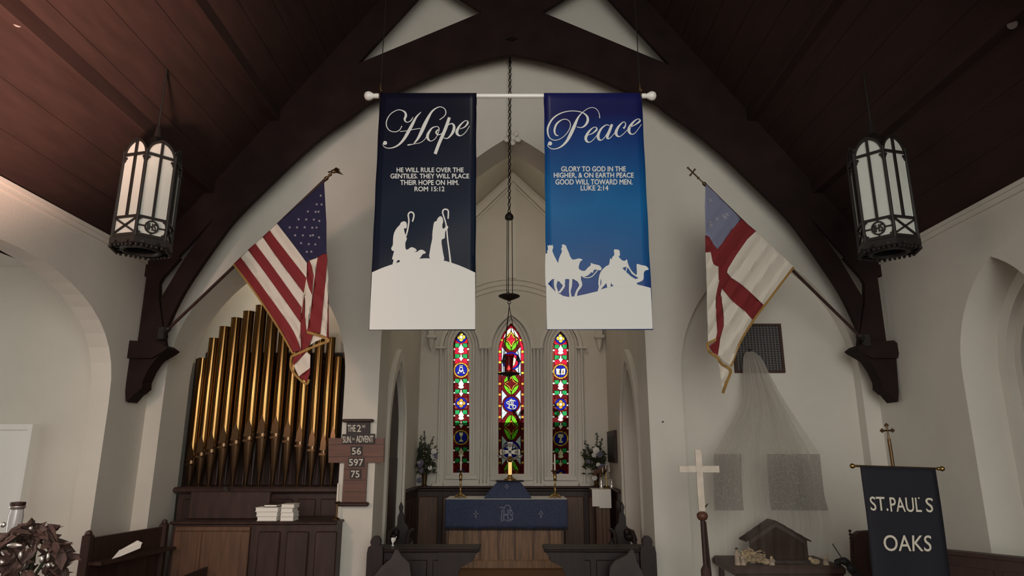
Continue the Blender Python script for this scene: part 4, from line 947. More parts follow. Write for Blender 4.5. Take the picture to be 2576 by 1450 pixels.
for k in range(3): MB().bev((x1+.06+k*.31, 7.69, .3), (x1+.30+k*.31, 7.725, zk-.10), .012).build('panel', M['dark'], cs)
# music desk on the console, the books on top
MB().bev((x0+.02, 8.0, zk), (x1+.05, 8.06, zk+.30), .01).build('music_desk', M['dark'], cs)
def book(label, xa, xb, z, h, Y0, Y1, cover, grp='hymnals on the organ console'):
    t = thing('book', label, 'book', ((xa+xb)/2, Y0, z), grp)
    MB().bev((xa, Y0, z), (xb, Y1, z+.006), .002).bev((xa, Y0, z+h-.006), (xb, Y1, z+h), .002).build('cover', cover, t)
    MB().bb((xa+.006, Y0+.004, z+.006), (xb-.006, Y1-.01, z+h-.006)).build('pages', M['paper'], t)
pos_ = ('lowest', 'middle', 'topmost')
hL = .048
for k in range(3): book('%s white book of the left stack on the organ console' % pos_[k], P(648-k*3, 1300, 7.78).x, P(698+k, 1300, 7.78).x, zk+.001+k*hL, hL-.002, 7.76, 7.96, M['paper'])
pos4 = ('lowest', 'second from the bottom', 'third from the bottom', 'topmost')
for k in range(4): book('white book, %s of the right stack on the organ console' % pos4[k], P(706, 1300, 7.78).x, P(740-(k == 2)*3, 1300, 7.78).x, zk+.001+k*.045, .043, 7.76, 7.96, M['paper'] if k < 3 else M['cream'])
book('thin dark book lying on top of the left stack of white books', P(664, 1270, 7.78).x, P(697, 1270, 7.78).x, zk+.001+3*hL, .028, 7.78, 7.93, M['upholstery'])
t = thing('candle', 'slim white candle in a dark stand at the organ console beside the pier', 'candle', (x2-.05, 7.9, zk+.001))
q = Vector((x2-.05, 7.9, zk))
zz0, zz1 = P(838, 1262, 7.9).z, P(838, 1218, 7.9).z
MB().lathe([(.012, zz0), (.012, zz1), (.002, zz1+.01)], (q.x, q.y, 0), 10).build('wax', M['wax'], t, True)
MB().lathe([(.045, zk+.001), (.04, zk+.015), (.012, zk+.03), (.012, zz0-.03), (.035, zz0-.01), (.03, zz0)], (q.x, q.y, 0), 12).build('stand', M['oldbrass'], t, True)
t = thing('sheet_music_roll', 'greyish roll of sheet music leaning against the organ case', 'roll', P(585, 1262, 8.35))
a, b_ = P(566, 1230, 8.40), P(600, 1258, 8.10); b_.z = zk+.03
MB().tube([a, b_], .030, 12).build('roll', M['greycover'], t, True); MB().tube([a+(b_-a)*.45, a+(b_-a)*.55], .032, 12).build('band', M['dark'], t, True)
# ================================================================ HYMN BOARD
hbd = thing('hymn_board', 'brown wooden cross-shaped hymn board with white numbers on the left pier', 'hymn board', P(890, 1274, D-.02))
YH = D - .045
cr = [(826,1103),(966,1103),(965,1164),(924,1165),(919,1265),(860,1265),(866,1165),(826,1165)]
MB().px(cr, YH, .042).build('cross', M['red_wood'], hbd)
g = MB()
for yy in (1118, 1149): g.px([(826, yy), (966, yy), (966, yy+1.4), (826, yy+1.4)], YH-.004, .01)
for yy in (1180, 1208, 1237): g.px([(864, yy), (922, yy), (922, yy+1.4), (864, yy+1.4)], YH-.004, .01)
g.build('slat_rail', M['dark'], hbd, kind='stuff')
bm_ = P(889, 1270, YH); MB().bev((P(850, 1270, YH).x, YH-.05, P(889, 1274, YH).z), (P(928, 1270, YH).x, YH+.04, P(889, 1264, YH).z), .015).build('foot_moulding', M['dark'], hbd)
MB().px([(872,1061),(930,1061),(929,1094),(871,1094)], YH-.01, .05).build('tablet', M['card'], hbd)
MB().bev((P(862, 1058, YH).x, YH-.04, P(900, 1063, YH).z), (P(940, 1058, YH).x, YH+.04, P(900, 1055, YH).z), .012).build('cap_moulding', M['dark'], hbd)
MB().px([(861,1093),(943,1092),(942,1117),(861,1117)], YH-.022, .02).build('tablet', M['card'], hbd)
for x0_, x1_, y0_, y1_ in ((882,911,1123,1147),(876,916,1152,1176),(880,908,1181,1205)): MB().px([(x0_,y0_),(x1_,y0_),(x1_,y1_),(x0_,y1_)], YH-.012, .012).build('number_card', M['card'], hbd)
hm = lambda d: (lambda p: P(p[0], p[1], YH-d))
def letters(body, x0_, x1_, y0_, y1_, d, par, mt='cream', bold=.3, nm='lettering', lab=None):
    b = MB(); text_fit(b, body, [(x0_, y1_), (x1_, y1_), (x1_, y0_), (x0_, y0_)], hm(d), bold); return b.build(nm, M[mt], par, label=lab)
letters('THE', 874.7, 894.4, 1070, 1086.5, .013, hbd); letters('2', 898, 908, 1070, 1087, .013, hbd); letters('ND', 911, 919, 1070, 1076.5, .013, hbd, bold=.1)
letters('SUN.', 862.5, 884.5, 1098.5, 1114.5, .025, hbd); letters('IN', 886.4, 892, 1102.5, 1108, .025, hbd, bold=.1); letters('ADVENT', 896, 939, 1097, 1113.5, .025, hbd)
letters('56', 885.4, 908, 1127, 1144, .015, hbd); letters('597', 878, 913.5, 1155.5, 1172.5, .015, hbd); letters('75', 883, 904, 1185, 1202, .015, hbd)
# ================================================================ CHANCEL: panelling, altar, furnishings
zw = P(1291, 1224, 12.0).z
ws = thing('wainscot', 'dark oak panelling with a ledge along the back wall of the sanctuary', 'panelling', (0, 12.1, .3))
MB().bb((-1.69, 12.06, .3), (1.69, 12.195, zw-.06)).build('backing', M['dark'], ws)
MB().bev((-1.69, 11.94, zw-.035), (1.69, 12.195, zw), .012).build('ledge', M['dark'], ws); MB().bev((-1.69, 12.0, zw-.085), (1.69, 12.07, zw-.035), .015).build('cap_moulding', M['dark'], ws)
for k in range(8):
    x = -1.67 + k*.4185; MB().bev((x+.035, 12.035, .40), (x+.375, 12.065, zw-.17), .014).build('panel', M['dark'] if False else M['wood'], ws)
    MB().bb((x-.02, 12.03, .3), (x+.03, 12.065, zw-.09)).build('stile', M['dark'], ws)
for s, w_ in ((-1, 'left'), (1, 'right')):
    t = thing('wainscot', 'dark oak side panelling on the %s wall of the sanctuary' % w_, 'panelling', (s*1.66, 11.2, .3))
    MB().bb((s*1.64, 10.62, .3), (s*1.695, 11.93, zw-.05)).build('backing', M['dark'], t)
    MB().bev((s*1.60, 10.60, zw-.04), (s*1.695, 11.935, zw), .012).build('ledge', M['dark'], t)
    for k in range(3): MB().bev((s*1.625, 10.67+k*.42, .40), (s*1.645, 11.02+k*.42, zw-.17), .008).build('panel', M['dark'], t)
YA = 10.6
za = P(1280, 1257, YA).z; xl, xr = P(1122, 1330, YA).x, P(1418, 1330, YA).x
al = thing('altar', 'oak altar with arched front panels below the blue frontal', 'altar', ((xl+xr)/2, YA+.35, .3))
MB().bb((xl, YA+.03, .42), (xr, YA+.70, za-.05)).build('body', M['wood'], al)
MB().bev((xl-.04, YA-.02, .3), (xr+.04, YA+.74, .43), .02).build('plinth', M['oak'], al)
MB().bev((P(1119, 1257, YA).x, YA-.01, za-.05), (P(1428, 1257, YA).x, YA+.74, za-.004), .01).build('mensa', M['oak'], al)
zpb = P(1270, 1419, YA).z
for k, (a_, b_) in enumerate(((1126, 1166), (1169, 1205), (1208, 1253), (1256, 1293), (1296, 1341), (1344, 1380), (1383, 1414))):
    xa, xb = P(a_, 1380, YA).x, P(b_, 1380, YA).x; w2 = (xb-xa)/2
    if k % 2: MB().pxz(arch((xa+xb)/2, w2-.004, zpb, P(1270, 1385, YA).z, rsolve(w2-.004, .62), 12), YA+.018, YA+.035).build('arched_panel', M['oak'], al)
    else: MB().bev((xa+.006, YA+.004, zpb-.02), (xb-.006, YA+.035, za-.06), .008).build('panel', M['oak'], al)
zf = P(1280, 1330, YA-.03).z
fx0, fx1 = P(1119, 1290, YA-.03).x, P(1428, 1290, YA-.03).x
b = MB(); vs, fs = [], []; nx = 60
for j in range(9):
    for i in range(nx+1):
        s = i/nx; vs.append((fx0+(fx1-fx0)*s, YA-.025-.006*math.sin(s*30)*j/8, za+.002+(zf-za)*j/8 + (.004*math.sin(s*17) if j == 8 else 0)))
for j in range(8):
    for i in range(nx): fs.append((j*(nx+1)+i, j*(nx+1)+i+1, (j+1)*(nx+1)+i+1, (j+1)*(nx+1)+i))
b.add(vs, fs)
fr = thing('altar_frontal', 'blue brocade frontal with pale monogram hanging over the altar front', 'altar cloth', ((fx0+fx1)/2, YA, zf))
o = b.build('cloth', M['blue_cloth'], fr, True); sm = o.modifiers.new('solid', 'SOLIDIFY'); sm.thickness = .004
fg = MB()
for i in range(150):
    x = fx0+.005+(fx1-fx0-.01)*i/149; fg.bb((x-.004, YA-.030, zf-.03), (x+.004, YA-.022, zf+.01))
fg.build('fringe', M['navy'], fr, kind='stuff')
am = lambda p: P(p[0], p[1], YA-.034)
b = MB(); text_fit(b, 'IHS', [(1260, 1310), (1291, 1310), (1288, 1282), (1262, 1282)], am, .2)
b.ribbon([(1257,1279,2),(1263,1276,2),(1268,1280,2),(1272,1273,2),(1279,1272,2),(1284,1277,2),(1283,1284,2),(1288,1288,2),(1291,1296,2)], am, 4).ribbon([(1259,1313,1.6),(1270,1309,2),(1280,1312,2),(1290,1308,1.6)], am, 4)
b.build('monogram', M['blue_thread'], fr, label='pale embroidered monogram IHS')
for cx_ in (1197, 1361):
    b = MB(); b.ribbon([(cx_, 1285, 3), (cx_, 1304, 3)], am, 2).ribbon([(cx_-6, 1293, 3), (cx_+6, 1293, 3)], am, 2); b.build('embroidered_cross', M['blue_thread'], fr)
ln = MB().bb((fx0+.005, YA-.022, za-.003), (fx1-.005, YA+.72, za+.006)).build('altar_linen', M['linen']); tag(ln, 'white linen cloth covering the top of the altar', 'altar cloth')
zt = za+.007
# blue veiled pyramid and the altar cross
bx0, bx1, tx0, tx1 = P(1217, 1255, YA+.12).x, P(1337, 1255, YA+.12).x, P(1252, 1213, YA+.22).x, P(1308, 1213, YA+.22).x
zv = P(1280, 1213, YA+.22).z
vv = thing('veiled_stand', 'dark blue veiled stand in the middle of the altar under the brass cross', 'veil', ((bx0+bx1)/2, YA+.3, zt))
b = MB(); n = 10; vs, fs = [], []
for j, f in enumerate((0, .04, .3, .6, .85, 1)):
    e = f**1.15
    xa, xb = bx0+(tx0-bx0)*e, bx1+(tx1-bx1)*e; ya, yb2 = YA+.08+.12*e, YA+.62-.14*e; z = zt+(zv-zt)*f
    vs += [(xa, ya, z), ((xa+xb)/2, ya-.012*(1-f), z), (xb, ya, z), (xb, yb2, z), (xa, yb2, z)]
    if j:
        for i in range(5): fs.append(((j-1)*5+i, (j-1)*5+(i+1) % 5, j*5+(i+1) % 5, j*5+i))
fs.append((25, 26, 27, 28, 29)); b.add(vs, fs).build('veil', M['blue_cloth'], vv)
MB().bev((tx0-.03, YA+.17, zv), (tx1+.06, YA+.50, zv+.018), .006).build('top_board', M['navy'], vv)
b = MB(); vm = lambda p: P(p[0], p[1], YA+.14); b.ribbon([(1275, 1219, 2.4), (1275, 1236, 2.4)], vm, 2).ribbon([(1269.5, 1225, 2.4), (1280.5, 1225, 2.4)], vm, 2); b.build('embroidered_cross', M['blue_thread'], vv)
zx = zv+.018; xq = P(1283, 1180, YA+.33).x; yq = YA+.33
ac = thing('altar_cross', 'tall bright metal altar cross with round head before the centre window', 'cross', (xq, yq, zx))
zh = P(1283, 1138, yq).z
MB().lathe([(.10, zx), (.095, zx+.02), (.06, zx+.035), (.035, zx+.06), (.03, zx+.085)], (xq, yq, 0), 20).build('base', M['brass'], ac, True)
MB().bev((xq-.036, yq-.012, zx+.07), (xq+.036, yq+.012, zh-.10), .008).build('stem', M['brass'], ac)
MB().lathe([(.02, zh-.15), (.05, zh-.13), (.035, zh-.10), (.05, zh-.085), (.02, zh-.06)], (xq, yq, 0), 14).build('knop', M['brass'], ac, True)
MB().tube([(xq+.13*math.cos(2*PI*k/28), yq, zh+.13*math.sin(2*PI*k/28)) for k in range(28)], .016, 6, True).build('ring', M['dullsilver'], ac, True)
for k in range(4):
    a = k*PI/2; d = Vector((math.cos(a), 0, math.sin(a))); e = Vector((-d.z, 0, d.x))
    L = .155; c0 = Vector((xq, yq-.012, zh)); vs = [c0+d*.02-e*.02, c0+d*.02+e*.02, c0+d*L+e*.045, c0+d*L-e*.045]
    MB().add(vs + [v+Vector((0, .024, 0)) for v in vs], [(0,1,2,3),(7,6,5,4),(0,4,5,1),(1,5,6,2),(2,6,7,3),(3,7,4,0)]).ball(c0+d*L*.65+Vector((0, -.004, 0)), .028, 8, (1, .5, 1)).build('arm', M['dullsilver'], ac)
for s in (-1, 1):
    c0 = Vector((xq+s*.155, yq, zh-.075)); MB().ball(c0, .030, 8, (1.3, .6, .8)).ball(c0+Vector((s*.03, 0, .02)), .014, 6).tube([Vector((xq, yq, zh-.10)), c0], .010, 6).build('cherub', M['dullsilver'], ac, True)
def candlestick(px_, label):
    yq = YA+.25; x = P(px_, 1200, yq).x; z0, zp, zt_ = zt, P(px_, 1186, yq).z, P(px_, 1144, yq).z
    t = thing('candlestick', label, 'candlestick', (x, yq, z0), 'pair of altar candlesticks')
    MB().lathe([(.075, z0+.02), (.07, z0+.035), (.04, z0+.05), (.018, z0+.085), (.015, z0+.14), (.026, z0+.15), (.015, z0+.165), (.013, z0+.25), (.026, z0+.262), (.030, z0+.275), (.016, z0+.29), (.019, z0+.33), (.028, zp-.10), (.026, zp-.05), (.012, zp-.03), (.02, zp-.015)], (x, yq, 0), 14).build('stem', M['brass'], t, True)
    for k in range(3):
        a = k*2*PI/3+PI/2; MB().tube([(x+.05*math.cos(a), yq+.05*math.sin(a), z0+.035), (x+.10*math.cos(a), yq+.10*math.sin(a), z0+.012)], [.022, .012], 6).build('foot', M['brass'], t, True)
    MB().lathe([(.015, zp-.015), (.06, zp-.005), (.066, zp+.012), (.05, zp+.008), (.02, zp+.012)], (x, yq, 0), 16).build('drip_pan', M['oldbrass'], t, True)
    MB().lathe([(.0135, zp+.008), (.0125, zt_), (.002, zt_+.008)], (x, yq, 0), 10).build('candle', M['wax'], t, True)
candlestick(1159, 'brass candlestick with slim white candle at the left end of the altar')
candlestick(1396, 'brass candlestick with slim white candle at the right end of the altar')
def bouquet(px_, label, wide, spikes, seed, yv, ytop):
    R = random.Random(seed); yq = 12.03; x = P(px_, 1200, yq).x; z0 = zw
    t = thing('flower_arrangement', label, 'flowers', (x, yq, z0), 'pair of altar flowers')
    zv_ = P(px_, yv, yq).z
    MB().lathe([(.05, z0), (.052, z0+.015), (.035, z0+.03), (.043, z0+.10), (.058, zv_-.02), (.066, zv_)], (x, yq, 0), 14).build('vase', M['oldbrass'], t, True)
    cz = P(px_, ytop, yq).z
    lf = MB()
    for k in range(260):
        c = Vector((max(-1.64, min(1.58, x + max(-wide*.7, min(wide*.7, R.gauss(0, wide*.40))))), yq-.05 + R.uniform(-.14, .05), cz + max(-.2, min(.24, R.gauss(0, .12))))); d = Vector((R.uniform(-1, 1), R.uniform(-1, .3), R.uniform(-1, 1))).normalized(); e = d.orthogonal().normalized()
        L = R.uniform(.035, .08); lf.add([c-d*L*.6, c+e*L*.32, c+d*L, c-e*L*.32], [(0, 1, 2, 3)])
    lf.build('foliage', M['leaf'], t, kind='stuff', fixn=False)
    for dx, dz in spikes:
        b = MB(); p0 = Vector((x+dx*.25, yq-.04, cz+.05)); p1 = Vector((max(-1.62, min(1.58, x+dx)), yq-.05, cz+dz)); b.tube([p0, p0*.5+p1*.5+Vector((0, 0, .02)), p1], .006, 5)
        for k in range(10): f = .35+.65*k/10; b.ball(p0+(p1-p0)*f+Vector((R.uniform(-.022, .022), R.uniform(-.02, .02), R.uniform(-.01, .02))), .022*(1.25-f*.7), 6)
        b.build('flower_spike', M['leaf'], t, True)
    for k in range(9):
        c = Vector((max(-1.60, min(1.54, x+R.gauss(0, wide*.42))), yq-.17-R.random()*.03, cz+R.gauss(-.03, .12))); b = MB(); rr = R.uniform(.035, .06)
        for j in range(7):
            a = j*2*PI/7; b.ball(c+Vector((rr*.55*math.cos(a), 0, rr*.55*math.sin(a))), rr*.5, 6, (1, .5, 1))
        b.ball(c+Vector((0, -.01, 0)), rr*.45, 6).build('blossom', M['blossom'] if k % 2 else M['lilac'], t, True)
bouquet(1068, 'white and lilac flowers in a brass vase left of the stained windows', .27, [(-.15, .42), (-.02, .50), (.14, .40), (-.20, .22), (.20, .25)], 4, 1182, 1158)
bouquet(1500, 'white and lilac flowers in a brass vase right of the stained windows', .30, [(-.20, .36), (.03, .50), (.11, .40), (-.26, .15), (.22, .18)], 9, 1190, 1162)
# credence table, cruets, book stand, picture on the right
cx0, cx1 = P(1493, 1240, 11.2).x, P(1547, 1240, 11.2).x; zcr = P(1520, 1232, 11.2).z
ct = thing('credence_table', 'small brown credence table at the right wall under a white cloth', 'table', ((cx0+cx1)/2, 11.35, .3))
MB().bev((cx0-.02, 11.16, zcr-.05), (1.555, 11.58, zcr-.006), .008).build('tabletop', M['wood'], ct)
MB().bb((cx0+.04, 11.22, .3), (1.545, 11.54, zcr-.05)).build('cabinet', M['wood'], ct)
for k in range(2): MB().bev((cx0+.06+k*.075, 11.205, .45), (cx0+.125+k*.075, 11.225, zcr-.12), .006).build('door', M['wood'], ct)
cl = thing('credence_cloth', 'white linen cloth hanging over the credence table', 'tablecloth', ((cx0+cx1)/2, 11.15, zcr-.3))
zc1, zc2 = P(1520, 1279, 11.13).z, P(1500, 1275, 11.13).z; xm_ = P(1507, 1250, 11.13).x
MB().bb((cx0-.02, 11.14, zcr-.003), (1.555, 11.56, zcr+.004)).bb((xm_, 11.13, zc1), (1.56, 11.142, zcr+.004)).bb((cx0-.03, 11.144, zc2), (xm_+.02, 11.150, zcr)).build('cloth', M['linen'], cl)
def cruet(px_, label, h):
    x = P(px_, 1230, 11.3).x; z = zcr+.005
    t = thing('cruet', label, 'cruet', (x, 11.3, z)); MB().lathe([(.028, z), (.035, z+.02), (.03, z+.07), (.012, z+h*.7), (.016, z+h*.85)], (x, 11.3, 0), 12).build('bottle', M['silver'], t, True); MB().ball((x, 11.3, z+h*.93), .013, 8).build('stopper', M['silver'], t, True)
cruet(1513, 'silver cruet at the left on the white credence cloth', .18); cruet(1539, 'silver cruet at the right on the white credence cloth', .15)
x = P(1526, 1230, 11.35).x; z = zcr+.005; t = thing('candelabrum', 'small brass candelabrum on the credence table', 'candelabrum', (x, 11.35, z))
MB().lathe([(.05, z), (.045, z+.015), (.012, z+.03), (.010, z+.26)], (x, 11.35, 0), 12).build('stem', M['brass'], t, True)
for s in (-1, 0, 1):
    c0 = Vector((x+s*.055, 11.35, z+.24+(s == 0)*.05)); b = MB()
    if s: b.tube([(x, 11.35, z+.15), (x+s*.04, 11.35, z+.16), c0], .006, 6)
    b.lathe([(.008, c0.z), (.02, c0.z+.01), (.01, c0.z+.02)], (c0.x, c0.y, 0), 8).build('branch', M['brass'], t, True); MB().lathe([(.007, c0.z+.015), (.007, c0.z+.09)], (c0.x, c0.y, 0), 8).build('candle', M['wax'], t, True)
t = thing('picture', 'dark framed picture on the right wall of the sanctuary', 'picture', PX(1542, 1165, 1.69))
a, b_ = PX(1531, 1087, 1.69), PX(1553, 1165, 1.69)
MB().bb((1.66, b_.y, b_.z), (1.695, a.y, a.z)).build('frame', M['dark'], t); MB().bb((1.652, b_.y+.08, b_.z+.08), (1.662, a.y-.08, a.z-.08)).build('canvas', M['black'], t)
t = thing('book_stand', 'brown slanted wooden book stand beside the right altar flowers', 'book stand', P(1530, 1225, 11.8))
pts = [P(1492, 1194, 11.6), P(1527, 1178, 11.6), P(1528, 1171, 11.68), P(1494, 1185, 11.68)]
MB().add([*pts, *[p+Vector((0, .015, -.03)) for p in pts]], [(0,1,2,3),(7,6,5,4),(0,4,5,1),(1,5,6,2),(2,6,7,3),(3,7,4,0)]).build('slanted_board', M['wood'], t)
xs_ = P(1512, 1200, 11.64).x; MB().tube([(xs_, 11.66, .34), (xs_, 11.66, P(1512, 1186, 11.66).z)], .02, 8).build('stem', M['wood'], t, True); MB().lathe([(.10, .3), (.09, .33), (.025, .36)], (xs_, 11.66, 0), 12).build('foot', M['wood'], t, True)
# ================================================================ CHOIR DESKS AND CHAIRS AT THE CHANCEL STEP
def desk(s, label):
    Yd = 7.62; X = lambda px_, py_: P(1287 + s*(px_-1287), py_, Yd)
    k = lambda px_, py_: (X(px_, py_).x, X(px_, py_).z)
    t = thing('choir_desk', label, 'choir desk', (X(1540, 1450).x, Yd+.2, 0), 'pair of choir desks')
    z0, z1 = X(1500, 1390).z, X(1500, 1382).z; xi, xo = X(1368, 1385).x, X(1640, 1385).x
    MB().bev((min(xi, xo), Yd-.03, z0), (max(xi, xo), Yd+.42, z1), .012).build('top', M['darkest'], t)
    prof = [k(1372,1390), k(1382,1402), k(1384,1412), k(1400,1420), k(1414,1428), k(1420,1440), k(1424,1452)]
    MB().pxz(prof + [(prof[-1][0], .02), (xo, .02), k(1640,1390)], Yd+.02, Yd+.06).build('front', M['darkest'], t)
    MB().pxz(prof + [(prof[-1][0]+s*.2, prof[-1][1]), (prof[-1][0]+s*.2, z0)], Yd-.02, Yd+.38).build('bracket', M['darkest'], t)
    for j in range(3): MB().bev((X(1440+j*60, 1420).x, Yd+.005, .2) if s > 0 else (X(1486+j*60, 1420).x, Yd+.005, .2), (X(1486+j*60, 1420).x, Yd+.025, z0-.08) if s > 0 else (X(1440+j*60, 1420).x, Yd+.025, z0-.08), .008).build('panel', M['darkest'], t)
    e = MB(); c = X(1627, 1364); za_ = X(1627, 1376).z
    pts = [(-.085, .0), (.085, 0), (.085, za_-.06), (.075, za_), (.045, za_+.02), (.055, za_+.05), (.045, za_+.085), (.02, za_+.11), (-.02, za_+.11), (-.045, za_+.085), (-.055, za_+.05), (-.045, za_+.02), (-.075, za_), (-.085, za_-.06)]
    e.pxz([(c.x+p[0], p[1]) for p in pts], Yd-.06, Yd+.02); e.build('poppyhead_end', M['darkest'], t)
    return t
desk(-1, 'dark carved choir desk at the left of the chancel step'); desk(1, 'dark carved choir desk at the right of the chancel step')
def cover(s, pts, label):
    Yc = 7.32; t = thing('draped_chair', label, 'chair', (P(pts[0][0], 1450, Yc).x, Yc+.15, 0), 'pointed chairs by the choir desks')
    q = [(P(a, b, Yc).x, P(a, b, Yc).z) for a, b in pts]
    lo = [(q[-1][0], .45), (q[0][0], .45)]
    MB().pxz(q + lo, Yc, Yc+.05).build('backrest', M['greycover'], t)
    xa, xb = sorted((q[0][0], q[-1][0]))
    MB().bev((xa+.01, Yc-.45, .40), (xb-.01, Yc+.03, .47), .015).build('seat', M['greycover'], t)
    for x in (xa+.04, xb-.04):
        for yy in (Yc+.02, Yc-.40): MB().bb((x-.02, yy-.02, 0), (x+.02, yy+.02, .41)).build('leg', M['darkest'], t)
cover(-1, [(940,1452),(962,1424),(984,1406),(994,1384),(1000,1384),(1010,1400),(1030,1418),(1034,1452)], 'grey pointed chair back in front of the left choir desk')
cover(1, [(1533,1452),(1535,1428),(1548,1412),(1578,1398),(1588,1383),(1594,1386),(1602,1412),(1620,1452)], 'grey pointed chair back in front of the right choir desk')
def bishop(s, label):
    Yb = 8.95; m = lambda a, b: P(1287+s*(a-1287), b, Yb)
    t = thing('carved_chair', label, 'chair', (m(1560, 1400).x, Yb+.2, .3), 'carved sanctuary chairs')
    pl = [(1532,1400),(1534,1370),(1546,1352),(1548,1330),(1556,1318),(1558,1300),(1563,1290),(1562,1276),(1566,1264),(1571,1276),(1569,1290),(1574,1302),(1575,1322),(1584,1332),(1583,1346),(1586,1362),(1588,1400)]
    MB().pxz([(m(a, b).x, m(a, b).z) for a, b in pl] + [(m(1588, 1400).x, .75), (m(1532, 1400).x, .75)], Yb, Yb+.07).build('carved_back', M['darkest'], t)
    c = m(1584, 1350); MB().ball(c, .07, 10, (1.1, .8, .9)).ball(c+Vector((s*.05, -.02, -.04)), .045, 8).ball(c+Vector((-s*.03, -.02, .05)), .05, 8).build('finial', M['darkest'], t, True)
    c = m(1540, 1372); MB().ball(c, .05, 8, (1, .8, 1.2)).build('finial', M['darkest'], t, True)
    xa, xb = sorted((m(1530, 1400).x, m(1592, 1400).x))
    MB().bev((xa, Yb-.45, .72), (xb, Yb+.06, .80), .02).build('seat', M['upholstery'], t)
    for x in (xa+.04, xb-.04):
        for yy in (Yb-.40, Yb+.02): MB().lathe([(.03, .3), (.025, .4), (.035, .55), (.025, .73)], (x, yy, 0), 10).build('leg', M['darkest'], t, True)
        MB().tube([(x, Yb, 1.02), (x, Yb-.3, 1.03), (x, Yb-.42, .98), (x, Yb-.42, .78)], .025, 8).build('arm', M['darkest'], t, True)
bishop(-1, 'dark carved sanctuary chair behind the left choir desk'); bishop(1, 'dark carved sanctuary chair behind the right choir desk')
q = P(988, 1376, 7.85); q.z = P(1500, 1382, 7.62).z + .001
t = thing('cup', 'tiny white cup standing on the left choir desk', 'cup', q)
MB().lathe([(.014, 0), (.016, .005), (.006, .015), (.007, .03), (.020, .05), (.024, .085), (.021, .085), (.016, .055)], q, 12).build('bowl', M['white'], t, True); MB().tube([q+Vector((.02, 0, .05)), q+Vector((.036, 0, .10))], .004, 6).build('handle', M['white'], t, True)
# ================================================================ CHOIR STALL AND PLANT ON THE LEFT
A, B = Vector((-3.92, 6.55, 0)), Vector((-3.76, 7.62, 0)); zs_ = P(240, 1354, 6.6).z
st = thing('choir_stall', 'dark wooden choir stall along the left wall holding a white booklet', 'choir stall', (A+B)/2)
d = (B-A).normalized(); nrm = Vector((d.y, -d.x, 0))
def slab(b, p, q, w, z0, z1): 
    vs = [p, q, q-nrm*w, p-nrm*w]; b.add([Vector((v.x, v.y, z0)) for v in vs] + [Vector((v.x, v.y, z1)) for v in vs], [(3,2,1,0),(4,5,6,7),(0,1,5,4),(1,2,6,5),(2,3,7,6),(3,0,4,7)]); return b
slab(MB(), A, B, .05, .02, zs_).build('back_panel', M['dark'], st)
for p in (A, B):
    MB().bev((p.x-.05, p.y-.04, .02), (p.x+.03, p.y+.04, zs_+.03), .01).ball((p.x-.01, p.y, zs_+.04), .035, 8).build('end_post', M['dark'], st)
zl_ = P(285, 1406, 6.75).z
slab(MB(), A+nrm*.16, B+nrm*.16, .20, zl_-.03, zl_).build('book_ledge', M['dark'], st)
slab(MB(), A+nrm*.75, B+nrm*.55, .03, .02, .80).build('front_panel', M['dark'], st)
slab(MB(), A+nrm*.50, B+nrm*.45, .40, .42, .47).build('seat', M['dark'], st)
bk = thing('booklet', 'open white booklet propped on the left choir stall', 'booklet', P(315, 1404, 6.85))
bp_ = lambda p: P(p[0], p[1], 6.70 + (p[0]-282)/75*.22)
MB().poly([(282,1407),(301,1385),(357,1367),(353,1380),(302,1401)], bp_, lambda p: bp_(p)+Vector((-.01, .012, 0))).build('page', M['paper'], bk)
MB().poly([(300,1386),(345,1361),(358,1367),(303,1386)], lambda p: bp_(p)+Vector((0, .012, 0)), lambda p: bp_(p)+Vector((-.01, .022, 0))).build('page', M['paper'], bk)
# plant on a stand, glass lamp behind
R = random.Random(5); pc = P(72, 1400, 5.35)
ps = thing('plant_stand', 'round dark plant stand below the leafy plant at the lower left', 'stand', (pc.x-.05, pc.y, 0))
MB().lathe([(.20, 0), (.18, .04), (.05, .08), (.045, .70), (.18, .74), (.24, .76), (.24, .80), (.22, .80)], (pc.x-.05, pc.y, 0), 20).build('pedestal', M['dark'], ps, True); MB().lathe([(.25, .795), (.25, .815), (.02, .816)], (pc.x-.05, pc.y, 0), 20).build('top', M['dark'], ps, True)
pl = thing('potted_plant', 'bushy reddish leafy plant with shiny white ornaments at the lower left', 'plant', (pc.x, pc.y, .817))
MB().lathe([(.10, .817), (.13, .95), (.135, .99), (.12, .99)], (pc.x, pc.y, 0), 16).build('pot', M['dark'], pl, True)
stm = MB()
for k in range(7):
    a = k*.9; stm.tube([(pc.x, pc.y, .95), (pc.x+.10*math.cos(a), pc.y+.06*math.sin(a), 1.12), (pc.x+.18*math.cos(a), pc.y+.12*math.sin(a), 1.28+.03*(k % 3))], .008, 5)
stm.build('stem', M['leaf'], pl, kind='stuff')
lm = None
for k in range(170):
    th, ph = R.uniform(0, 2*PI), R.uniform(-.5, 1.5); rr = R.uniform(.6, 1.0)
    c = Vector((pc.x+.31*rr*math.cos(th)*math.cos(ph), pc.y+.22*rr*math.sin(th)*math.cos(ph), 1.17+.27*rr*math.sin(ph)))
    if lm is None:
        b = MB(); L = .085
        vs = [(-L*.8, 0, 0), (-L*.3, L*.34, .008), (L*.25, L*.40, .0), (L*.6, L*.2, -.01), (L, 0, -.024), (L*.6, -L*.2, -.01), (L*.25, -L*.40, 0), (-L*.3, -L*.34, .008), (0, 0, -.012)]
        b.add([Vector(v)+LOC[pl.name] for v in vs], [(8, i, (i+1) % 8) for i in range(8)]); o = b.build('leaf', M['leaf_red'], pl, True, fixn=False); lm = o
    else: o = lm.copy(); C.objects.link(o)
    o.location = c - LOC[pl.name]; o.rotation_euler = (R.uniform(-1.2, 1.2), R.uniform(-1.2, 1.2), th+R.uniform(-.8, .8)); s = R.uniform(.7, 1.25); o.scale = (s, s, s)
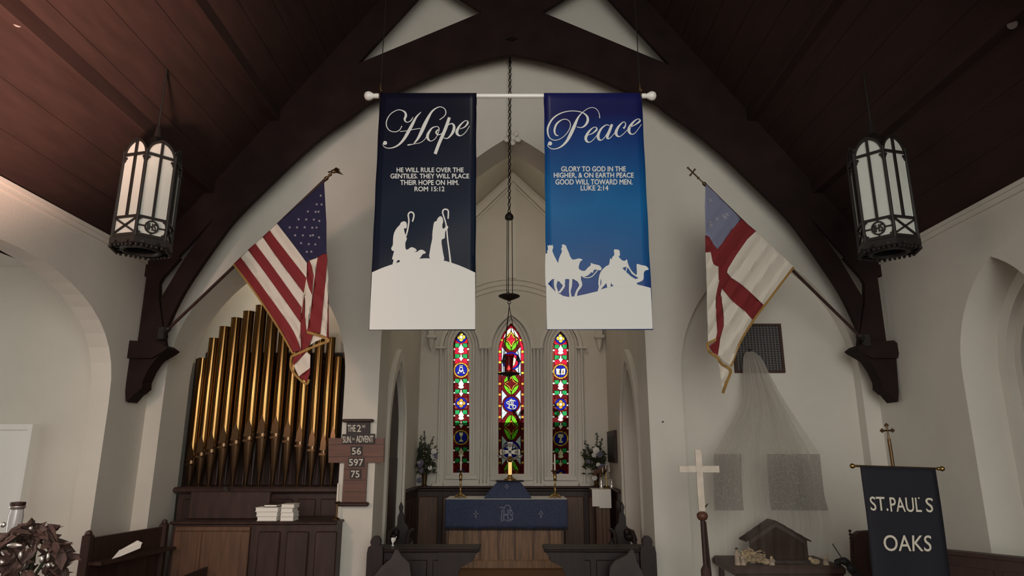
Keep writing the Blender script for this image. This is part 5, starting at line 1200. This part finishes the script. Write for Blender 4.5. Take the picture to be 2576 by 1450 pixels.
for x_, y_, rx, rz in ((36,1373,.055,.018),(52,1398,.014,.03),(105,1408,.016,.026),(122,1423,.016,.02),(8,1321,.02,.02),(78,1330,.013,.016),(3,1416,.022,.02),(121,1402,.012,.03)):
    MB().ball(P(x_, y_, 5.08), 1, 10, (rx, .014, rz)).build('ornament', M['silver'], pl, True, label='shiny white ornament among the leaves')
q = P(40, 1300, 5.75); xg, yg = q.x, q.y
gs = thing('glass_lamp', 'glass lamp with a dark cap behind the leafy plant at left', 'lamp', (xg, yg, 0))
zt_, zm_ = P(46, 1264, yg).z, P(40, 1300, yg).z
MB().lathe([(.16, 0), (.15, .04), (.04, .08), (.035, zm_-.22), (.10, zm_-.20), (.10, zm_-.17)], (xg, yg, 0), 16).build('stand', M['oldbrass'], gs, True)
m = bpy.data.materials.new('clear_glass'); m.use_nodes = True; bs = m.node_tree.nodes['Principled BSDF']; bs.inputs['Base Color'].default_value = (.9, .9, .92, 1); bs.inputs['Transmission Weight'].default_value = .8; bs.inputs['Roughness'].default_value = .08
MB().lathe([(.05, zm_-.17), (.054, zm_), (.046, zt_-.05), (.042, zt_-.05), (.048, zm_), (.044, zm_-.165)], (xg, yg, 0), 18).build('chimney', m, gs, True)
MB().lathe([(.05, zt_-.055), (.058, zt_-.04), (.058, zt_-.03), (.05, zt_-.028)], (xg, yg, 0), 18).build('collar', M['silver'], gs, True); MB().lathe([(.052, zt_-.028), (.055, zt_-.02), (.055, zt_), (.01, zt_+.004)], (xg, yg, 0), 18).build('cap', M['dark'], gs, True)
# ================================================================ RIGHT HAND SIDE
YG = D + .16
gr = thing('wall_vent', 'dark square vent grille set in the wall of the right recess', 'vent', P(1908, 940, YG))
a, b_ = P(1840, 816, YG), P(1976, 939, YG); xa, xb, zt2, zb2 = P(1843, 880, YG).x, P(1968, 880, YG).x, a.z, b_.z
MB().bb((xa+.02, YG-.012, zb2+.02), (xb-.02, YG-.002, zt2-.02)).build('back_plate', M['black'], gr)
f = MB().pxz([(xa, zb2), (xb, zb2), (xb, zt2), (xa, zt2)], YG-.035, YG, [[(xa+.03, zb2+.03), (xa+.03, zt2-.03), (xb-.03, zt2-.03), (xb-.03, zb2+.03)]]); f.build('frame', M['upholstery'], gr)
for k in range(14): x = xa+.03+(xb-xa-.06)*(k+.5)/14; MB().bb((x-.006, YG-.026, zb2+.02), (x+.006, YG-.014, zt2-.02)).build('bar', M['grill'], gr)
for k in range(19): z = zb2+.03+(zt2-zb2-.06)*(k+.5)/19; MB().bb((xa+.02, YG-.022, z-.004), (xb-.02, YG-.012, z+.004)).build('louvre', M['grill'], gr)
# table with the nativity set
tz = P(1980, 1420, 7.42).z; tx0, tx1 = P(1842, 1430, 7.32).x, P(2128, 1430, 7.32).x
tb = thing('nativity_table', 'dark brown table carrying the nativity stable in the right recess', 'table', ((tx0+tx1)/2, 7.6, 0))
MB().bev((tx0, 7.30, tz-.10), (tx1, 8.06, tz), .03).build('tabletop', M['upholstery'], tb)
for x in (tx0+.08, tx1-.08):
    for yy in (7.38, 7.98): MB().lathe([(.03, 0), (.045, .1), (.03, .2), (.04, .5), (.03, tz-.1)], (x, yy, 0), 10).build('leg', M['dark'], tb, True)
MB().ball((P(1880, 1450, 7.24).x, 7.24, tz-.22), .12, 10, (1.4, .5, 1)).build('table_bracket', M['upholstery'], tb, True)
sb = thing('nativity_stable', 'brown wooden nativity stable with a pitched roof behind the sheer veil', 'stable', (P(1957, 1420, 7.6).x, 7.65, tz))
xs0, xs1 = P(1890, 1400, 7.55).x, P(2030, 1400, 7.55).x; ze = P(1957, 1356, 7.55).z; zr2 = P(1945, 1312, 7.55).z; xr2 = P(1946, 1312, 7.55).x
MB().bb((xs0-.02, 7.48, tz), (xs1+.02, 7.74, tz+.025)).build('base', M['dark'], sb)
for k in range(7):
    x = xs0+(xs1-xs0)*k/7; xe = xs0+(xs1-xs0)*(k+1)/7; zf_ = lambda q_: ze + (zr2-ze)*max(0, 1-abs(q_-xr2)/((xs1-xs0)/2)) 
    MB().pxz([(x+.002, tz+.02), (xe-.002, tz+.02), (xe-.002, zf_(xe)), (x+.002, zf_(x))], 7.56+.003*(k % 2), 7.585).build('board', M['stable'], sb)
for x in (xs0+.015, xs1-.015): MB().bb((x-.018, 7.52, tz), (x+.018, 7.556, ze)).build('post', M['stable'], sb)
for s, xe in ((-1, P(1880, 1356, 7.5).x), (1, P(2036, 1362, 7.5).x)):
    for k in range(4):
        f0, f1 = k/4, (k+1)/4; p0 = Vector((xr2+(xe-xr2)*f0, 7.49, zr2+(ze-.02-zr2)*f0+.012)); p1 = Vector((xr2+(xe-xr2)*(f1+.05), 7.49, zr2+(ze-.02-zr2)*(f1+.05)+.018))
        vs = [p0, p1, p1+Vector((0, .24, 0)), p0+Vector((0, .24, 0))]; MB().add(vs+[v-Vector((0, 0, .014)) for v in vs], [(0,1,2,3),(7,6,5,4),(0,4,5,1),(1,5,6,2),(2,6,7,3),(3,7,4,0)]).build('roof_board', M['stable'], sb)
lp = MB()
for sg in (-1, 1): lp.pxz([(xr2, zr2-.005), (xr2+sg*(xs1-xs0)*.47, ze+.0), (xr2+sg*(xs1-xs0)*.47, ze-.04), (xr2, zr2-.05)], 7.49, 7.515)
lp.build('gable_board', M['dark'], sb)
stw = MB(); xq0 = P(1890, 1420, 7.4).x
for k in range(420):
    c = Vector((xq0+R.gauss(0, .055), 7.40+R.gauss(0, .03), tz+.035+abs(R.gauss(0, .04)))); dd = Vector((R.uniform(-1, 1), R.uniform(-1, 1), R.uniform(-.5, .5))).normalized()*.03; e = dd.orthogonal().normalized()*.006
    stw.add([c-dd-e, c-dd+e, c+dd+e, c+dd-e], [(0, 1, 2, 3)])
o = stw.build('straw', M['straw'], fixn=False); tag(o, 'pale heap of straw in front of the stable at left', 'straw'); o['kind'] = 'stuff'
def figurine(px_, h, label, cap=None, lying=False):
    Yq = 7.36 if not lying else 7.38; x = P(px_, 1420, Yq).x; t = thing('figurine', label, 'figurine', (x, Yq, tz+.001), 'nativity figurines')
    if lying:
        MB().ball((x, Yq, tz+.03), .03, 10, (1.7, .9, 1)).build('body', M['straw'], t, True); MB().ball((x-.05, Yq-.005, tz+.058), .02, 8, (1.2, .8, 1)).tube([(x-.045, Yq+.01, tz+.07), (x-.045, Yq+.02, tz+.09)], [.006, .002], 5).build('head', M['straw'], t, True)
    else:
        MB().lathe([(.030, tz+.001), (.028, tz+.02), (.022, tz+h*.55), (.016, tz+h*.74), (.007, tz+h*.78)], (x, Yq, 0), 12).tube([(x-.018, Yq-.005, tz+h*.68), (x-.024, Yq-.02, tz+h*.5), (x-.002, Yq-.03, tz+h*.52)], .007, 6).tube([(x+.018, Yq-.005, tz+h*.68), (x+.024, Yq-.02, tz+h*.5), (x+.002, Yq-.03, tz+h*.52)], .007, 6).build('robe', M['figure'], t, True)
        MB().ball((x, Yq, tz+h*.86), .015, 10, (1, 1, 1.25)).build('head', M['straw'], t, True)
        if cap: MB().lathe([(.017, tz+h*.88), (.014, tz+h*.97), (.004, tz+h)], (x, Yq, 0), 10).build('headdress', M['dark'], t, True)
figurine(1856, .17, 'tall brown figurine with headdress left of the straw heap', True); figurine(1870, .12, 'small brown figurine behind the straw heap'); figurine(1927, .07, 'pale lying animal figurine in front of the stable', lying=True)
figurine(1942, .08, 'short figurine at the stable opening'); figurine(2052, .06, 'lying animal figurine right of the stable', lying=True); figurine(2078, .09, 'small figurine at the right end of the nativity table')
# sheer veil over it all
def sheer(name, col, alpha, scale, lace=False):
    m = bpy.data.materials.new(name); m.use_nodes = True; nt = m.node_tree; nt.nodes.clear(); o = nt.nodes.new('ShaderNodeOutputMaterial'); tr_ = nt.nodes.new('ShaderNodeBsdfTransparent'); df = nt.nodes.new('ShaderNodeBsdfDiffuse'); tl = nt.nodes.new('ShaderNodeBsdfTranslucent'); ad = nt.nodes.new('ShaderNodeMixShader'); mx = nt.nodes.new('ShaderNodeMixShader')
    df.inputs[0].default_value = col; tl.inputs[0].default_value = col; ad.inputs[0].default_value = .25; nt.links.new(df.outputs[0], ad.inputs[1]); nt.links.new(tl.outputs[0], ad.inputs[2])
    tc = nt.nodes.new('ShaderNodeTexCoord'); mp_ = nt.nodes.new('ShaderNodeMapping'); nt.links.new(tc.outputs['Object'], mp_.inputs[0]); r = nt.nodes.new('ShaderNodeValToRGB')
    if lace:
        n = nt.nodes.new('ShaderNodeTexNoise'); n.inputs['Scale'].default_value = 5; nt.links.new(mp_.outputs[0], n.inputs['Vector'])
        v = nt.nodes.new('ShaderNodeTexVoronoi'); v.feature = 'DISTANCE_TO_EDGE'; v.inputs['Scale'].default_value = scale; mm = nt.nodes.new('ShaderNodeMixRGB'); mm.inputs[0].default_value = .2; nt.links.new(mp_.outputs[0], mm.inputs[1]); nt.links.new(n.outputs['Color'], mm.inputs[2]); nt.links.new(mm.outputs[0], v.inputs['Vector'])
        r.color_ramp.elements[0].position = .02; r.color_ramp.elements[1].position = .09; r.color_ramp.elements[0].color = (.30, .28, .26, 1); r.color_ramp.elements[1].color = col; nt.links.new(v.outputs['Distance'], r.inputs[0]); nt.links.new(r.outputs[0], df.inputs[0]); nt.links.new(r.outputs[0], tl.inputs[0]); mx.inputs[0].default_value = alpha
    else:
        mp_.inputs['Scale'].default_value = (30, 1.6, 1); nt.links.new(tc.outputs['UV'], mp_.inputs[0]); n = nt.nodes.new('ShaderNodeTexNoise'); n.inputs['Scale'].default_value = scale; n.inputs['Detail'].default_value = 6; nt.links.new(mp_.outputs[0], n.inputs['Vector'])
        r.color_ramp.elements[0].position = .3; r.color_ramp.elements[1].position = .75; r.color_ramp.elements[0].color = (alpha*.55,)*3+(1,); r.color_ramp.elements[1].color = (min(1, alpha*1.9),)*3+(1,); nt.links.new(n.outputs['Fac'], r.inputs[0])
        sx_ = nt.nodes.new('ShaderNodeSeparateXYZ'); nt.links.new(tc.outputs['Generated'], sx_.inputs[0]); g_ = nt.nodes.new('ShaderNodeMapRange'); g_.inputs[1].default_value = .15; g_.inputs[2].default_value = .6; g_.inputs[3].default_value = .22; g_.inputs[2].default_value = .95; g_.inputs[4].default_value = 1.9; nt.links.new(sx_.outputs['Z'], g_.inputs[0])   # tulle gathered dense at the hook, spread thin below
        mu = nt.nodes.new('ShaderNodeMath'); mu.operation = 'MULTIPLY'; nt.links.new(r.outputs[0], mu.inputs[0]); nt.links.new(g_.outputs[0], mu.inputs[1]); nt.links.new(mu.outputs[0], mx.inputs[0])
    nt.links.new(tr_.outputs[0], mx.inputs[1]); nt.links.new(ad.outputs[0], mx.inputs[2]); nt.links.new(mx.outputs[0], o.inputs[0]); return m
M['veil'] = sheer('sheer_tulle', (.44, .405, .36, 1), .36, 1.0); M['lace'] = sheer('grey_lace', (.10, .092, .088, 1), .55, 22, True)
vl = thing('sheer_veil', 'white sheer veil gathered at a hook and draped over the nativity stable', 'veil', P(1930, 1450, 7.3))
EL = [(885,1876),(900,1869),(1000,1868),(1030,1858),(1143,1796),(1200,1795),(1300,1797),(1380,1798),(1455,1800)]; ER = [(885,1896),(900,1916),(950,1940),(1000,1968),(1143,2062),(1250,2074),(1310,2091),(1400,2086),(1455,2088)]
def lerp(T, y):
    for (a, b), (c, d_) in zip(T, T[1:]):
        if y <= c: return b+(d_-b)*(y-a)/(c-a)
    return T[-1][1]
def vp(s, y, off=0):
    x = lerp(EL, y)+(lerp(ER, y)-lerp(EL, y))*s; f = (y-885)/570; Yv = 8.08-.86*min(1, f*1.15)**.9
    Yv += (.022*f+.006)*math.sin(s*30+1.5*math.sin(y*.006)) + .06*f*math.sin(s*PI) * -1 + off
    return P(x, y, Yv)
vs, fs = [], []; nx, ny = 90, 40
for j in range(ny+1):
    for i in range(nx+1): vs.append(vp(i/nx, 885+570*j/ny))
for j in range(ny):
    for i in range(nx): fs.append((j*(nx+1)+i, j*(nx+1)+i+1, (j+1)*(nx+1)+i+1, (j+1)*(nx+1)+i))
tu = MB().add(vs, fs).build('tulle', M['veil'], vl, True)
uv = tu.data.uv_layers.new(name='folds')
for lp_ in tu.data.loops:
    k = lp_.vertex_index; uv.data[lp_.index].uv = ((k % (nx+1))/nx, (k//(nx+1))/ny)
for s0, s1 in ((.0, .26), (.50, 1.0)):
    vs, fs = [], []
    for j in range(11):
        for i in range(31): vs.append(vp(s0+(s1-s0)*i/30, 1143+142*j/10, .035))
    for j in range(10):
        for i in range(30): fs.append((j*31+i, j*31+i+1, (j+1)*31+i+1, (j+1)*31+i))
    MB().add(vs, fs).build('lace_panel', M['lace'], vl, True, label='darker grey lace panel with curling pattern')
hk = P(1886, 885, 8.08); MB().tube([hk+Vector((0, .068, .01)), hk+Vector((0, -.02, .01)), hk+Vector((0, -.02, .03))], .008, 6).build('hook', M['iron'], vl, True)
# processional cross
Yq = 7.0; X0 = P(1759, 1180, Yq).x
pcx = thing('processional_cross', 'white processional cross with a dark staff standing left of the veil', 'cross', (X0, Yq, 0))
zt_, zb_ = P(1756, 1131, Yq).z, P(1765, 1287, Yq).z; zha = P(1759, 1181, Yq).z; hw_ = .034
MB().bev((X0-hw_, Yq-.012, zb_), (X0+hw_, Yq+.012, zt_), .004).build('upright', M['crosspaint'], pcx)
xa, xb = P(1708, 1180, Yq).x, P(1809, 1181, Yq).x; MB().bev((xa, Yq-.014, zha-hw_), (xb, Yq+.010, zha+hw_), .004).build('crossbar', M['crosspaint'], pcx)
MB().lathe([(.038, -.02), (.036, -.012), (.01, -.018)], (X0, Yq-.004, zha), 20, (0, 1, 0)).build('boss', M['crosspaint'], pcx, True)
MB().lathe([(.028, zb_-.005), (.05, zb_-.02), (.056, zb_-.045), (.045, zb_-.075), (.03, zb_-.085)], (X0, Yq, 0), 16).build('knop', M['red_wood'], pcx, True)
MB().tube([(X0, Yq, zb_-.08), (X0, Yq, .02)], .024, 12).build('staff', M['dark'], pcx, True)
MB().tube([(X0+.03, Yq+.03, zb_-.10), (X0+.10, Yq+.10, .02)], .013, 10).build('stand_leg', M['dark'], pcx, True)
MB().lathe([(.05, P(1775, 1455, Yq).z-.1), (.05, P(1775, 1435, Yq).z), (.028, P(1775, 1424, Yq).z)], (X0, Yq, 0), 12).lathe([(.2, 0), (.19, .03), (.04, .05), (.03, .3)], (X0, Yq, 0), 16).build('stand_socket', M['upholstery'], pcx, True)
MB().tube([(X0+.03, Yq, zb_+.04), (X0+.07, Yq, zb_+.075)], [.012, .002], 6).build('bracket', M['oldbrass'], pcx, True)
# St Paul's banner
Yz = 5.9; xc_ = P(2257, 1176, Yz).x; zt_ = P(2257, 1177, Yz).z
sp = thing('parish_banner', "navy banner lettered ST. PAUL'S OAKS on a brass-ended rod at right", 'banner', (xc_, Yz, 0))
a, b_ = P(2162, 1173, Yz), P(2351, 1179, Yz); c1, c2 = P(2203, 1455, Yz), P(2386, 1455, Yz)
zend = .55; 
vs, fs = [], []
for j in range(25):
    for i in range(15):
        s, f = i/14, j/24; f2 = f; x = a.x+(b_.x-a.x)*s; vs.append((x+.012*math.sin(f*6+s)*f, Yz-.012-.010*math.sin(s*9)*f, a.z+(b_.z-a.z)*s-(a.z-zend)*f))
for j in range(24):
    for i in range(14): fs.append((j*15+i, j*15+i+1, (j+1)*15+i+1, (j+1)*15+i))
o = MB().add(vs, fs).build('cloth', M['navy'], sp, True); sm = o.modifiers.new('solid', 'SOLIDIFY'); sm.thickness = .004
r0, r1 = P(2150, 1173, Yz), P(2364, 1180, Yz)
MB().tube([r0, r1], .010, 10).build('rod', M['oldbrass'], sp, True)
for p_, s in ((r0, -1), (r1, 1)): MB().ball(p_+Vector((s*.02, 0, 0)), .022, 12).lathe([(.012, -.02), (.016, -.01), (.012, .005)], p_, 10, (1, 0, 0)).build('ball_end', M['brass'], sp, True)
top = P(2236, 1105, Yz+.03); base = Vector((P(2251, 1172, Yz+.03).x+.03, Yz+.03, 0))
MB().tube([base, top], .014, 10).build('pole', M['oldbrass'], sp, True)
b = MB(); q = top; u = (top-base).normalized(); sd = Vector((u.z, 0, -u.x))
cc = P(2232, 1084, Yz+.03)
b.tube([q, cc+u*.045], .007, 6).tube([cc-sd*.045, cc+sd*.045], .008, 6).lathe([(.016, -.04), (.010, 0), (.006, .04)], q, 8, u)
for e in (cc+u*.045, cc-sd*.045, cc+sd*.045):
    for dv in (u*.010, sd*.010, -sd*.010, -u*.008): b.ball(e+dv, .011, 6, (1, .6, 1))
b.build('cross_finial', M['oldbrass'], sp, True)
bmf = lambda p: P(p[0], p[1], Yz-.027)
b = MB()
for body, x0_, x1_, y0_, y1_, sl_ in (('ST.', 2187, 2231, 1251, 1286, 1), ('PAUL', 2237, 2315, 1253, 1289, 1), ('S', 2327, 2347, 1254, 1290, 1), ('OAKS', 2221, 2343, 1348, 1388, 3)):
    text_fit(b, body, [(x0_+4, y1_-1), (x1_+ (4 if x1_ < 2340 else 0), y1_), (x1_, y0_), (x0_, y0_-1)], bmf, .35)
b.add([bmf(p) for p in ((2309, 1252), (2313, 1252), (2313, 1256), (2310, 1256))], [(0, 1, 2, 3)])
b.build('lettering', M['cream'], sp, label="cream capitals ST. PAUL'S OAKS")
# chair behind it, lamp, pew
t = thing('chair', 'reddish brown padded chair back beside the navy parish banner', 'chair', (P(2185, 1400, 7.32).x, 7.4, 0))
pl_ = [(2150,1440),(2147,1400),(2146,1362),(2150,1346),(2162,1338),(2190,1336),(2225,1340),(2235,1360),(2238,1440)]
q = [(P(a, b, 7.3).x, P(a, b, 7.3).z) for a, b in pl_]; MB().pxz(q + [(q[-1][0], .5), (q[0][0], .5)], 7.27, 7.37).build('backrest', M['upholstery'], t)
xa, xb = q[0][0], q[-1][0]
MB().bev((xa, 7.30, .42), (xb, 7.72, .52), .03).build('seat', M['upholstery'], t)
for x in (xa+.04, xb-.04):
    for yy in (7.34, 7.68): MB().bb((x-.022, yy-.022, 0), (x+.022, yy+.022, .43)).build('leg', M['dark'], t)
b = MB()
for k in range(12): b.ball((q[1][0]-.002, 7.31, q[0][1]+.02+k*.034), .017, 6)
b.build('carved_edge', M['upholstery'], t, True, kind='stuff')
MB().px([(2183,1366),(2196,1366),(2202,1440),(2190,1440)], 7.255, .01).build('strap', M['greycover'], t)
t = thing('gooseneck_lamp', 'black gooseneck lamp with thin wire right of the nativity table', 'lamp', (P(2150, 1450, 7.1).x, 7.1, 0))
g_ = [P(2104, 1420, 7.1), P(2112, 1413, 7.1), P(2124, 1413, 7.1), P(2136, 1422, 7.1), P(2144, 1436, 7.1), P(2156, 1450, 7.1), P(2164, 1470, 7.1)]
g_ = [Vector(v) for v in cat([tuple(v) for v in g_], 3)]; n_ = len(g_)
MB().tube(g_, [.030+.012*math.sin(k*1.3)*.4+.018*k/n_ for k in range(n_)], 10).build('neck', M['black'], t, True)
MB().ball(P(2106, 1418, 7.08), .030, 8, (1, .9, .8)).ball(P(2104, 1424, 7.08), .016, 8).build('head', M['black'], t, True)
MB().tube([P(2122, 1412, 7.1), P(2109, 1392, 7.12), P(2094, 1369, 7.14)], .005, 6).build('wire', M['iron'], t)
e = g_[-1]; MB().tube([e, Vector((e.x+.01, 7.1, .05))], .02, 8).lathe([(.15, 0), (.14, .03), (.02, .05)], (e.x+.01, 7.1, 0), 16).build('stand', M['black'], t, True)
zp = P(2376, 1384, 6.15).z; A2, B2 = Vector((3.66, 6.24, 0)), Vector((4.28, 5.43, 0)); d = (B2-A2).normalized(); nrm = Vector((-d.y, d.x, 0))*-1
pw = thing('pew', 'long dark wooden pew running out of the frame at lower right', 'pew', (A2+B2)/2)
slab(MB(), A2, B2, .05, 0, zp-.03).build('back_panel', M['dark'], pw); slab(MB(), A2+nrm*.03, B2+nrm*.03, .11, zp-.03, zp).build('cap_rail', M['dark'], pw)
for k in range(2): slab(MB(), A2+d*(.08+k*.45)+nrm*.015, A2+d*(.46+k*.45)+nrm*.015, .02, .3, zp-.12).build('panel', M['dark'], pw)
slab(MB(), A2-nrm*.05, B2-nrm*.05, .38, .42, .46).build('seat', M['dark'], pw); 
for p_ in (A2, B2-d*.05): slab(MB(), p_-nrm*.0, p_+d*.05, .45, 0, .62).build('end', M['dark'], pw)
n_ = MB().lathe([(.004, -.02), (.004, .01), (.010, .012), (.010, .016)], P(1667, 1062, D-.012), 8, (0, -1, 0)).build('nail', M['iron'], None, True); tag(n_, 'tiny dark nail in the white wall right of the chancel arch', 'nail')
q = P(328, 1012, YT); n_ = MB().tube([q+Vector((.01, 0, .03)), q, q+Vector((-.05, -.01, -.004)), q+Vector((-.11, -.02, .006))], .006, 6).build('wire_hook', M['iron'], None, True); tag(n_, 'thin wire hook below the left carved truss bracket', 'hook')
